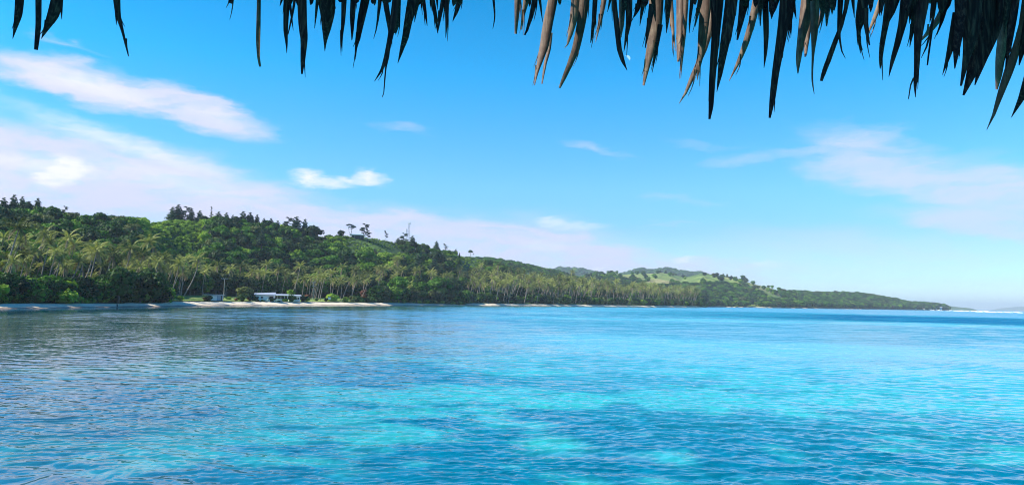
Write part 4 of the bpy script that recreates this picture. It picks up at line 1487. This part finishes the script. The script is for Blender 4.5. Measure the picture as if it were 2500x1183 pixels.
# stump standing at the water's edge on the shaded beach
th = TH(287)
r_ = float(shore(th)) + 1.5
e = frame(287, r_, .15, 'tree_stump', 'short dark stump with pale top on the shaded beach', 'stump')
MB().tube([(0, 0, -.3), (.02, 0, .3), (-.03, 0, .62)], [.22, .15, .13], 8).build('stem', M['darkwall'], e)
MB().tube([(-.03, 0, .62), (-.02, 0, .8)], [.14, .09], 8).build('broken_top', M['palmtrunk'], e)

# ------------------------------------------------------------------ daylight moon
m, N = new_mat('moon_surface')
nr = N.n('ShaderNodeNewGeometry').outputs['Normal']
ph = Vector((.70, -.22, .62)).normalized()
lit = N.mrange(N.vmath('DOT_PRODUCT', nr, tuple(ph), out=1), -.05, .35)
lit = N.math('MULTIPLY', lit, N.math('SUBTRACT', 1.0, N.n('ShaderNodeNewGeometry').outputs['Backfacing']))
em = N.n('ShaderNodeEmission', Color=(.75, .85, 1, 1), Strength=N.math('MULTIPLY', lit, .33))
ad = N.n('ShaderNodeAddShader', i0=N.n('ShaderNodeBsdfTransparent').outputs[0], i1=em.outputs[0])
N.n('ShaderNodeOutputMaterial', Surface=ad.outputs[0])
iv, it = ico(4)
p = at(1531, 143, 60000)
mo = link('moon', mesh_np('moon', iv * 255.0, None, it, mats=[m], smooth=True), loc=p)
mo.visible_shadow = True
tag(mo, 'faint daytime half moon in the blue sky beside a leaf tip', 'moon')

# ------------------------------------------------------------------ palm thatch hanging from the roof edge overhead
m, N = new_mat('dry_palm_leaf_sunlit')  # lighter copy of the leaf, for blades meant to look sunlit
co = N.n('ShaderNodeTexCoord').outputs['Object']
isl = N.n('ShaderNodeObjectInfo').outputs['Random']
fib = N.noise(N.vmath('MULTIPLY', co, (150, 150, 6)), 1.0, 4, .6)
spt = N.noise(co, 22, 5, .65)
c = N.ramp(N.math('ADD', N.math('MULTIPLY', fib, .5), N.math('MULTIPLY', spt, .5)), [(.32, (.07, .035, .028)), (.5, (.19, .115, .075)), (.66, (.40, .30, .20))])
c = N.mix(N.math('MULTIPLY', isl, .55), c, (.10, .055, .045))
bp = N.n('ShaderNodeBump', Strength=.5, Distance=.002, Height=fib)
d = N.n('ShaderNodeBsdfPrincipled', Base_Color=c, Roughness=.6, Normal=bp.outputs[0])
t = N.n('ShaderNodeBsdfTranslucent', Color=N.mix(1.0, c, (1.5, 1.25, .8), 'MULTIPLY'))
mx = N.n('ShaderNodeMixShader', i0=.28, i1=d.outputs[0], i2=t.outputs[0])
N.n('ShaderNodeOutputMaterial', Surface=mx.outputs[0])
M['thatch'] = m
m, N = new_mat('dry_palm_leaf_shaded')  # same leaf again, with shade put into its darker colour
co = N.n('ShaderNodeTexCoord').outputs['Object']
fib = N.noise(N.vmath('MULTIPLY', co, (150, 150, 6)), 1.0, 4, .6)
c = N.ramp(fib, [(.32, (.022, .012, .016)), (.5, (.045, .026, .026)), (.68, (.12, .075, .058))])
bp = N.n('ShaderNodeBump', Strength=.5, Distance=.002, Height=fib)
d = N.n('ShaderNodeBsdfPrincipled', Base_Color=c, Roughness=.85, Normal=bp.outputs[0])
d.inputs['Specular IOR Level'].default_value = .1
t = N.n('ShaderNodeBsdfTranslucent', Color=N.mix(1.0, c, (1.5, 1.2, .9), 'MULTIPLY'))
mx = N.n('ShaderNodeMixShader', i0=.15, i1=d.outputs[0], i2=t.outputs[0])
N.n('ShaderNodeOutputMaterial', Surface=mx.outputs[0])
M['thatch_shaded'] = m

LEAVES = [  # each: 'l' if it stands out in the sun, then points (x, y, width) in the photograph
    ('d', (49, -40, 20), (48, 0, 20), (45, 36, 18), (38, 65, 9), (31, 95, 1)),
    ('d', (94, -40, 13), (94, 0, 13), (94, 60, 12), (90, 100, 10), (88, 122, 8)),
    ('d', (143, -40, 24), (139, 0, 27), (131, 35, 28), (115, 65, 15), (101, 95, 1)),
    ('d', (152, -40, 6), (151, 0, 5), (150, 30, 4), (151, 48, 1)),
    ('d', (282, -40, 18), (285, 0, 18), (288, 38, 12), (299, 75, 6), (307, 110, 4), (314, 138, 2)),
    ('d', (282, 0, 8), (284, 40, 5), (284, 61, 1)),
    ('d', (566, -30, 16), (565, 0, 13), (563, 9, 7)),
    ('l', (633, -40, 10), (632, 0, 10), (631, 60, 11), (630, 100, 11), (631, 140, 7), (635, 163, 5)),
    ('d', (692, -30, 8), (688, 0, 6), (683, 16, 1)),
    ('d', (700, -40, 20), (700, 0, 18), (697, 75, 12), (700, 108, 5), (700, 130, 1)),
    ('d', (704, -20, 8), (709, 20, 7), (716, 75, 1)),
    ('d', (722, -30, 8), (720, 0, 7), (712, 45, 5), (703, 85, 2)),
    ('d', (737, -40, 27), (737, 0, 27), (739, 60, 25), (743, 95, 21), (739, 150, 12), (737, 181, 4)),
    ('d', (777, -40, 10), (775, 0, 9), (771, 40, 5), (768, 70, 1)),
    ('d', (796, -40, 54), (797, 0, 52), (800, 30, 44), (797, 70, 26), (794, 100, 9), (793, 126, 1)),
    ('d', (841, -40, 16), (840, 0, 16), (838, 50, 11), (834, 90, 6), (835, 127, 1)),
    ('d', (864, -40, 18), (863, 0, 18), (860, 45, 15), (860, 75, 8), (859, 99, 2)),
    ('d', (898, -40, 26), (892, 0, 26), (881, 50, 22), (874, 95, 12), (870, 117, 4), (868, 146, 1)),
    ('d', (931, -40, 12), (928, 0, 11), (922, 50, 5), (918, 75, 3), (912, 95, 1)),
    ('d', (937, -40, 16), (941, 0, 15), (948, 45, 14), (953, 80, 10), (952, 110, 4)),
    ('d', (972, -40, 22), (967, 0, 22), (959, 60, 21), (951, 100, 15), (943, 140, 13), (933, 170, 8), (914, 199, 1)),
    ('d', (953, 80, 10), (947, 140, 7), (942, 165, 4), (938, 210, 3), (937, 228, 2), (933, 237, 2)),
    ('d', (976, -30, 14), (973, 0, 13), (972, 55, 12), (965, 82, 5)),
    ('d', (1012, -40, 30), (1007, 0, 29), (998, 45, 25), (990, 90, 20), (983, 115, 13), (971, 155, 1)),
    ('d', (1024, -40, 16), (1020, 0, 14), (1016, 25, 8), (1012, 55, 1)),
    ('d', (1030, -40, 14), (1033, 0, 12), (1039, 35, 8), (1043, 64, 1)),
    ('d', (1050, -40, 16), (1055, 0, 16), (1064, 42, 10), (1069, 82, 2)),
    ('d', (1087, -40, 14), (1082, 0, 13), (1074, 42, 9), (1069, 80, 1)),
    ('d', (1067, -20, 8), (1067, 0, 7), (1068, 24, 1)),
    ('d', (1091, -40, 14), (1091, 0, 13), (1091, 50, 9), (1088, 93, 1)),
    ('d', (1130, -40, 18), (1123, 0, 17), (1113, 32, 10), (1105, 53, 1)),
    ('d', (1202, -40, 7), (1205, 0, 7), (1208, 35, 4), (1207, 52, 3), (1203, 71, 1)),
    ('l', (1266, -40, 22), (1264, 0, 21), (1261, 50, 11), (1259, 83, 6)),
    ('l', (1292, -40, 22), (1285, 0, 20), (1277, 40, 7), (1273, 73, 3)),
    ('d', (1313, -40, 22), (1306, 0, 18), (1297, 40, 12), (1286, 75, 6), (1281, 86, 4)),
    ('d', (1315, -20, 10), (1319, 10, 7), (1325, 55, 1)),
    ('d', (1356, -40, 30), (1350, 0, 29), (1339, 50, 31), (1329, 110, 28), (1321, 140, 20), (1311, 175, 9), (1305, 208, 2)),
    ('l', (1345, 80, 10), (1341, 120, 10), (1331, 155, 9), (1323, 205, 3)),
    ('d', (1408, -40, 28), (1405, 0, 26), (1400, 50, 24), (1392, 85, 13), (1386, 108, 4), (1378, 118, 1)),
    ('l', (1432, -40, 34), (1427, 0, 32), (1419, 60, 26), (1406, 120, 24), (1390, 160, 17), (1378, 188, 12), (1366, 215, 5)),
    ('d', (1455, -40, 14), (1453, 0, 14), (1450, 50, 12), (1446, 80, 8), (1442, 105, 2)),
    ('d', (1481, -40, 18), (1475, 0, 16), (1466, 50, 10), (1454, 104, 1)),
    ('d', (1494, -30, 10), (1490, 0, 8), (1483, 30, 1)),
    ('d', (1496, -40, 16), (1499, 0, 15), (1505, 60, 14), (1512, 120, 14), (1520, 148, 11), (1531, 172, 1)),
    ('d', (1521, -40, 20), (1519, 0, 20), (1518, 60, 14), (1514, 98, 2)),
    ('d', (1536, -40, 24), (1535, 0, 22), (1536, 50, 18), (1529, 90, 9), (1523, 127, 1)),
    ('d', (1568, -40, 20), (1564, 0, 18), (1556, 25, 11), (1549, 42, 1)),
    ('d', (1575, -40, 14), (1572, 0, 14), (1566, 35, 8), (1562, 64, 1)),
    ('l', (1604, -40, 46), (1602, 0, 44), (1600, 60, 40), (1590, 115, 28), (1580, 160, 18), (1571, 209, 5)),
    ('d', (1592, 10, 18), (1585, 60, 13), (1575, 118, 2)),
    ('d', (1612, 60, 16), (1603, 120, 8), (1592, 178, 1)),
    ('d', (1634, -40, 22), (1632, 0, 20), (1630, 40, 13), (1627, 82, 1)),
    ('l', (1636, -10, 14), (1641, 50, 11), (1644, 90, 6), (1649, 125, 1)),
    ('d', (1662, -40, 28), (1662, 0, 26), (1660, 80, 21), (1657, 125, 12), (1656, 151, 6)),
    ('l', (1678, -40, 14), (1675, 0, 14), (1671, 80, 10), (1665, 140, 7), (1662, 192, 1)),
    ('d', (1693, -40, 12), (1690, 0, 11), (1684, 50, 6), (1683, 81, 1)),
    ('d', (1714, -40, 16), (1710, 0, 13), (1703, 36, 7), (1697, 66, 1)),
    ('d', (1728, -40, 36), (1724, 0, 34), (1716, 80, 28), (1711, 130, 20), (1706, 165, 9), (1702, 197, 1)),
    ('l', (1742, 20, 24), (1733, 75, 20), (1720, 120, 15), (1706, 152, 13), (1692, 185, 14), (1673, 228, 7), (1658, 253, 1)),
    ('d', (1754, -40, 40), (1751, 0, 38), (1748, 80, 24), (1742, 150, 21), (1738, 210, 18), (1736, 260, 13), (1732, 291, 5)),
    ('d', (1792, -40, 38), (1786, 0, 36), (1778, 60, 33), (1766, 125, 24), (1758, 180, 13), (1750, 225, 1)),
    ('d', (1826, -40, 34), (1818, 0, 30), (1808, 55, 14), (1800, 98, 4)),
    ('l', (1858, -40, 26), (1848, 0, 24), (1836, 55, 20), (1821, 105, 18), (1805, 148, 11), (1780, 198, 1)),
    ('d', (1866, -40, 20), (1868, 0, 18), (1871, 80, 14), (1869, 130, 9), (1865, 167, 1)),
    ('d', (1859, -40, 14), (1857, 0, 12), (1856, 64, 2)),
    ('d', (1885, -30, 10), (1881, 0, 8), (1878, 30, 1)),
    ('d', (1928, -40, 46), (1923, 0, 43), (1913, 60, 31), (1903, 120, 25), (1893, 180, 20), (1886, 240, 17), (1879, 288, 5)),
    ('d', (1934, -20, 12), (1939, 20, 8), (1944, 47, 1)),
    ('d', (1936, 0, 14), (1930, 55, 7), (1922, 98, 1)),
    ('l', (1978, -40, 40), (1973, 0, 38), (1963, 60, 30), (1955, 100, 20), (1949, 145, 14), (1948, 180, 2)),
    ('l', (1976, 40, 22), (1970, 95, 13), (1967, 130, 7), (1966, 139, 4)),
    ('d', (1992, -40, 30), (1990, 0, 28), (1988, 85, 18), (1985, 130, 6), (1983, 170, 4), (1983, 200, 4), (1988, 230, 1)),
    ('l', (2020, -40, 16), (2013, 0, 14), (2005, 40, 10), (1996, 74, 1)),
    ('d', (2022, -40, 14), (2020, 0, 12), (2019, 40, 9), (2018, 65, 3)),
    ('d', (2054, -40, 16), (2052, 0, 14), (2049, 60, 10), (2049, 90, 5), (2055, 125, 3), (2064, 143, 1)),
    ('d', (2078, -40, 10), (2070, 0, 9), (2055, 60, 9), (2040, 100, 12), (2022, 148, 13), (2010, 180, 11), (2005, 198, 6)),
    ('d', (2080, -40, 12), (2082, 0, 9), (2086, 44, 1)),
    ('d', (2112, -40, 30), (2108, 0, 29), (2100, 50, 27), (2096, 75, 10), (2098, 105, 6), (2101, 131, 1)),
    ('d', (2112, 20, 18), (2114, 60, 11), (2118, 90, 7), (2123, 111, 3)),
    ('l', (2162, -40, 16), (2150, 5, 13), (2135, 45, 10), (2120, 80, 3)),
    ('d', (2180, -40, 30), (2173, 0, 26), (2162, 60, 16), (2153, 110, 12), (2150, 145, 9), (2149, 168, 2)),
    ('d', (2220, -40, 34), (2213, 0, 30), (2203, 60, 20), (2190, 110, 14), (2178, 150, 10), (2170, 188, 1)),
    ('d', (2248, -10, 26), (2237, 30, 20), (2227, 75, 10), (2221, 116, 1)),
    ('d', (2262, -40, 28), (2256, 0, 27), (2244, 60, 26), (2240, 110, 17), (2238, 170, 12), (2234, 205, 8), (2235, 238, 1)),
    ('d', (2231, 190, 4), (2223, 208, 3), (2218, 242, 2)),
    ('d', (2290, -40, 8), (2285, 0, 7), (2274, 70, 5), (2262, 115, 4), (2249, 142, 1)),
    ('l', (2312, -10, 12), (2300, 28, 14), (2286, 55, 15), (2270, 75, 13), (2250, 98, 3)),
    ('d', (2322, -40, 16), (2312, 0, 14), (2300, 50, 8), (2287, 87, 1)),
    ('d', (2276, 70, 4), (2268, 125, 4), (2264, 160, 3)),
    ('d', (2348, -40, 34), (2346, 0, 30), (2344, 50, 24), (2336, 110, 20), (2331, 168, 2)),
    ('d', (2334, 30, 16), (2328, 80, 20), (2320, 120, 16), (2311, 152, 8), (2301, 183, 1)),
    ('d', (2370, -40, 54), (2370, 30, 50), (2370, 90, 36), (2360, 140, 18), (2346, 210, 4)),
    ('d', (2402, -40, 56), (2400, 40, 54), (2392, 100, 46), (2374, 175, 26), (2352, 233, 4)),
    ('d', (2436, -40, 56), (2430, 20, 54), (2414, 85, 46), (2400, 140, 24), (2380, 208, 2)),
    ('l', (2454, -40, 40), (2453, 40, 34), (2450, 90, 26), (2442, 140, 22), (2438, 185, 14), (2433, 219, 4)),
    ('d', (2478, -40, 30), (2472, 40, 22), (2464, 110, 11), (2455, 165, 2)),
    ('d', (2508, -30, 16), (2496, 60, 16), (2484, 110, 18), (2466, 165, 22), (2444, 225, 14), (2426, 280, 6), (2409, 317, 1)),
    ('d', (2530, -20, 30), (2512, 60, 26), (2496, 120, 14), (2488, 160, 2)),
    ('d', (2535, 100, 26), (2515, 180, 24), (2494, 240, 15), (2469, 287, 1)),
]


def leaflet_geo(mb, path, r0, g, twist=0.0, steps=4):
    """a folded blade that follows the path; its depth wanders a little"""
    P = []
    for i in range(len(path) - 1):
        for k in range(steps):
            u = k / steps
            P.append([path[i][j] * (1 - u) + path[i + 1][j] * u for j in range(3)])
    P.append(list(path[-1]))
    # smooth the centre line and the widths so the blade has no kinks
    for _ in range(2):
        Q_ = [p[:] for p in P]
        for i in range(1, len(P) - 1):
            for j in (0, 2):
                P[i][j] = (Q_[i - 1][j] + 2 * Q_[i][j] + Q_[i + 1][j]) / 4
    n0 = len(mb.v)
    dy, tw0 = g.uniform(-.10, .14), g.uniform(-.5, .5) * .6 + twist
    L = len(P)
    thick = .0006
    side = g.choice((-1, 1))
    for i, (x, y, w) in enumerate(P):
        u = i / (L - 1)
        r = r0 + dy * u * u
        c = at(x, y, r)
        ww = max(w, .8) / F * r * .5
        a, b_ = P[max(i - 1, 0)], P[min(i + 1, L - 1)]
        ta, tb = at(a[0], a[1], r), at(b_[0], b_[1], r)
        t = (tb - ta).normalized()
        view = (c - Vector((0, 0, CAMH))).normalized()
        sx = t.cross(view).normalized()
        tw = tw0 * (.3 + .7 * u)
        sv = (sx + view * math.tan(max(-1.1, min(1.1, tw)))) * ww
        fold = view * ww * .55 * side
        nrm_ = view * thick
        for pt in (c - sv - fold * 0, c + fold, c + sv, c + sv + nrm_, c + fold + nrm_, c - sv + nrm_):
            mb.v.append(tuple(pt))
    for i in range(L - 1):
        for j in range(6):
            mb.f.append([n0 + i * 6 + j, n0 + i * 6 + (j + 1) % 6, n0 + (i + 1) * 6 + (j + 1) % 6, n0 + (i + 1) * 6 + j])
    mb.f.append([n0 + j for j in range(6)])
    mb.f.append([n0 + (L - 1) * 6 + j for j in range(6)][::-1])


roof = bpy.data.objects.new('thatched_roof', None)
COL.objects.link(roof)
roof.location = at(1250, -60, 2.1)
tag(roof, 'palm thatched roof edge overhead with long dry leaf tips hanging down', 'thatched roof')
roof_inv = Matrix.Translation(-roof.location)


def under_roof(o):
    o.parent = roof
    o.matrix_parent_inverse = roof_inv
    return o


g = random.Random(21)
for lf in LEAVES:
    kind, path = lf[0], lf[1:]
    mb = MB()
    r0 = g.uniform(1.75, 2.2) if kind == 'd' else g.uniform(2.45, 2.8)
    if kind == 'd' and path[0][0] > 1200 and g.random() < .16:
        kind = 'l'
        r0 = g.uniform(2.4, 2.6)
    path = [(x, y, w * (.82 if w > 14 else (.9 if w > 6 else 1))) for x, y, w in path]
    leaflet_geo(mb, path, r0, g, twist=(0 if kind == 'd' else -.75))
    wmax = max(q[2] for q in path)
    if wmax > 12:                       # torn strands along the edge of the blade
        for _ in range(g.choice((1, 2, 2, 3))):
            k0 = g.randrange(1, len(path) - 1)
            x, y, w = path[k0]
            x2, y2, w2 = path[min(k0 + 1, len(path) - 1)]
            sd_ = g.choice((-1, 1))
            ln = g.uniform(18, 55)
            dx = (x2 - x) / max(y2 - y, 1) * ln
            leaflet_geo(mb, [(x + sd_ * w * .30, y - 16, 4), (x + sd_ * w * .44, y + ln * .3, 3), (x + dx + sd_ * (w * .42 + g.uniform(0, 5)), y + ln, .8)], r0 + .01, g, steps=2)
    o = mb.build('leaflet', M['thatch' if kind == 'l' else 'thatch_shaded'], None, True)
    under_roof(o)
    if kind == 'l': o['label'] = 'leaf blade in painted sunlit tan'
# short tips that fill the fringe, and the thatch above the frame
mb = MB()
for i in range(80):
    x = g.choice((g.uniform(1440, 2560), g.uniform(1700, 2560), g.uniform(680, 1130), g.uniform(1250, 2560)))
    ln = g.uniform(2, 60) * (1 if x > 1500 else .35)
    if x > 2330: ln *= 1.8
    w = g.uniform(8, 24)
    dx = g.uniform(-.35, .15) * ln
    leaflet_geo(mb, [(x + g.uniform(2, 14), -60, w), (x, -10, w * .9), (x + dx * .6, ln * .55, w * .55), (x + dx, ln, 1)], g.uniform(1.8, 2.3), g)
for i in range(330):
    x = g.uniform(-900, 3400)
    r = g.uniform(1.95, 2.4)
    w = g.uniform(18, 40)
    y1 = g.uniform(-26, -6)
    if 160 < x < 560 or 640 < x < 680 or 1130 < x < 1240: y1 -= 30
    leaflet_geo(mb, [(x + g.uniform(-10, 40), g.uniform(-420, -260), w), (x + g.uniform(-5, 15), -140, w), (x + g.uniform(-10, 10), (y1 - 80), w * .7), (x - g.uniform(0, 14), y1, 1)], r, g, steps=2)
o = under_roof(mb.build('fringe', M['thatch_shaded'], None, True))
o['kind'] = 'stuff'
# the thatch slope itself: overlapping courses, rising towards the ridge behind the camera
mb = MB()
ez = at(1250, -150, 2.3).z
for k in range(9):
    y0 = 2.3 - k * .55
    z0 = ez + k * .42
    mb.hexa([(-4.5, y0 - .75, z0 + .50), (4.5, y0 - .75, z0 + .50), (4.5, y0, z0), (-4.5, y0, z0), (-4.5, y0 - .75, z0 + .62), (4.5, y0 - .75, z0 + .62), (4.5, y0, z0 + .06), (-4.5, y0, z0 + .06)])
under_roof(mb.build('thatch_slope', M['thatch_shaded']))
for x in (-3, -1, 1, 3):
    under_roof(MB().tube([(x, 2.3, ez + .02), (x, -2.3, ez + 3.5)], [.05, .05], 8).build('rafter', M['wood']))

# ------------------------------------------------------------------ haze
m, N = new_mat('sea_haze')
v_ = N.n('ShaderNodeVolumePrincipled', Color=(.74, .88, 1, 1), Density=.00011, Anisotropy=0.0)
N.n('ShaderNodeOutputMaterial', Volume=v_.outputs[0])
hz = link('haze', MB().box((2000, 9000, 84), (30000, 22000, 172)).mesh('haze', m))
tag(hz, kind='stuff')

# ------------------------------------------------------------------ labels that single out each repeated plant
ORD = ['', 'first', 'second', 'third', 'fourth', 'fifth', 'sixth', 'seventh', 'eighth', 'ninth', 'tenth', 'eleventh', 'twelfth', 'thirteenth', 'fourteenth', 'fifteenth', 'sixteenth', 'seventeenth', 'eighteenth', 'nineteenth', 'twentieth']
MARKS = [(-999, 'at the left edge'), (70, 'beneath the left ridge pines'), (125, 'beneath the tufted skyline pine'), (190, 'left of the beach stump'), (260, 'above the beach stump'), (330, 'right of the beach stump'),
         (390, 'below the scrub clearing'), (470, 'left of the blue shed'), (530, 'behind the blue shed'), (575, 'behind the round lawn tree'), (620, 'behind the white houses'), (690, 'behind the right house'),
         (745, 'near the three armed pole'), (790, 'behind the small hut'), (830, 'below the hilltop house'), (900, 'below the grassy hilltop'), (965, 'below the lattice tower'), (1030, 'right of the tower'),
         (1090, 'at the wooded point'), (1145, 'at the long beach start'), (1210, 'left along the long beach'), (1290, 'behind the long beach'), (1370, 'below the blue hill'), (1450, 'below the grassy knolls'),
         (1540, 'right along the long beach'), (1620, 'near the long beach end'), (1690, 'at the long beach end')]


def where(p):
    return [t for a, t in MARKS if p >= a][-1]


from collections import defaultdict
bag = defaultdict(list)
for e, wd in PENDING:
    px_, py_ = project(e.location)
    r_ = math.hypot(e.location.x, e.location.y)
    th = math.atan2(e.location.x, e.location.y)
    d_ = r_ - edge(th)
    row = 'shoreline' if d_ < 30 else ('foot slope' if d_ < 75 else ('mid slope' if d_ < 150 else 'upper slope'))
    base = ' '.join(x for x in (wd[1], wd[2], wd[3]) if x).replace('medium ', '').replace('broadleaf ', '')
    bag[(base, row, where(px_))].append((px_, e))
for (base, row, wh), lst in bag.items():
    lst.sort(key=lambda q: q[0])
    n_ = len(lst)
    for i, (px_, e) in enumerate(lst):
        rw = {'shoreline': 'low down', 'foot slope': 'lower slope', 'mid slope': 'mid slope', 'upper slope': 'high up'}[row]
        if n_ == 1: s = f"{base} {rw} {wh}"
        elif n_ == 2: s = f"{('left' if i == 0 else 'right')} one of two: {base} {rw} {wh}"
        else: s = f"{ORD[min(i + 1, 20)]} from left, {base} {rw} {wh}"
        e['label'] = s
print('palms', len(palms), 'trees', len(trees), 'scrub', len(sp_), 'far', len(fp))
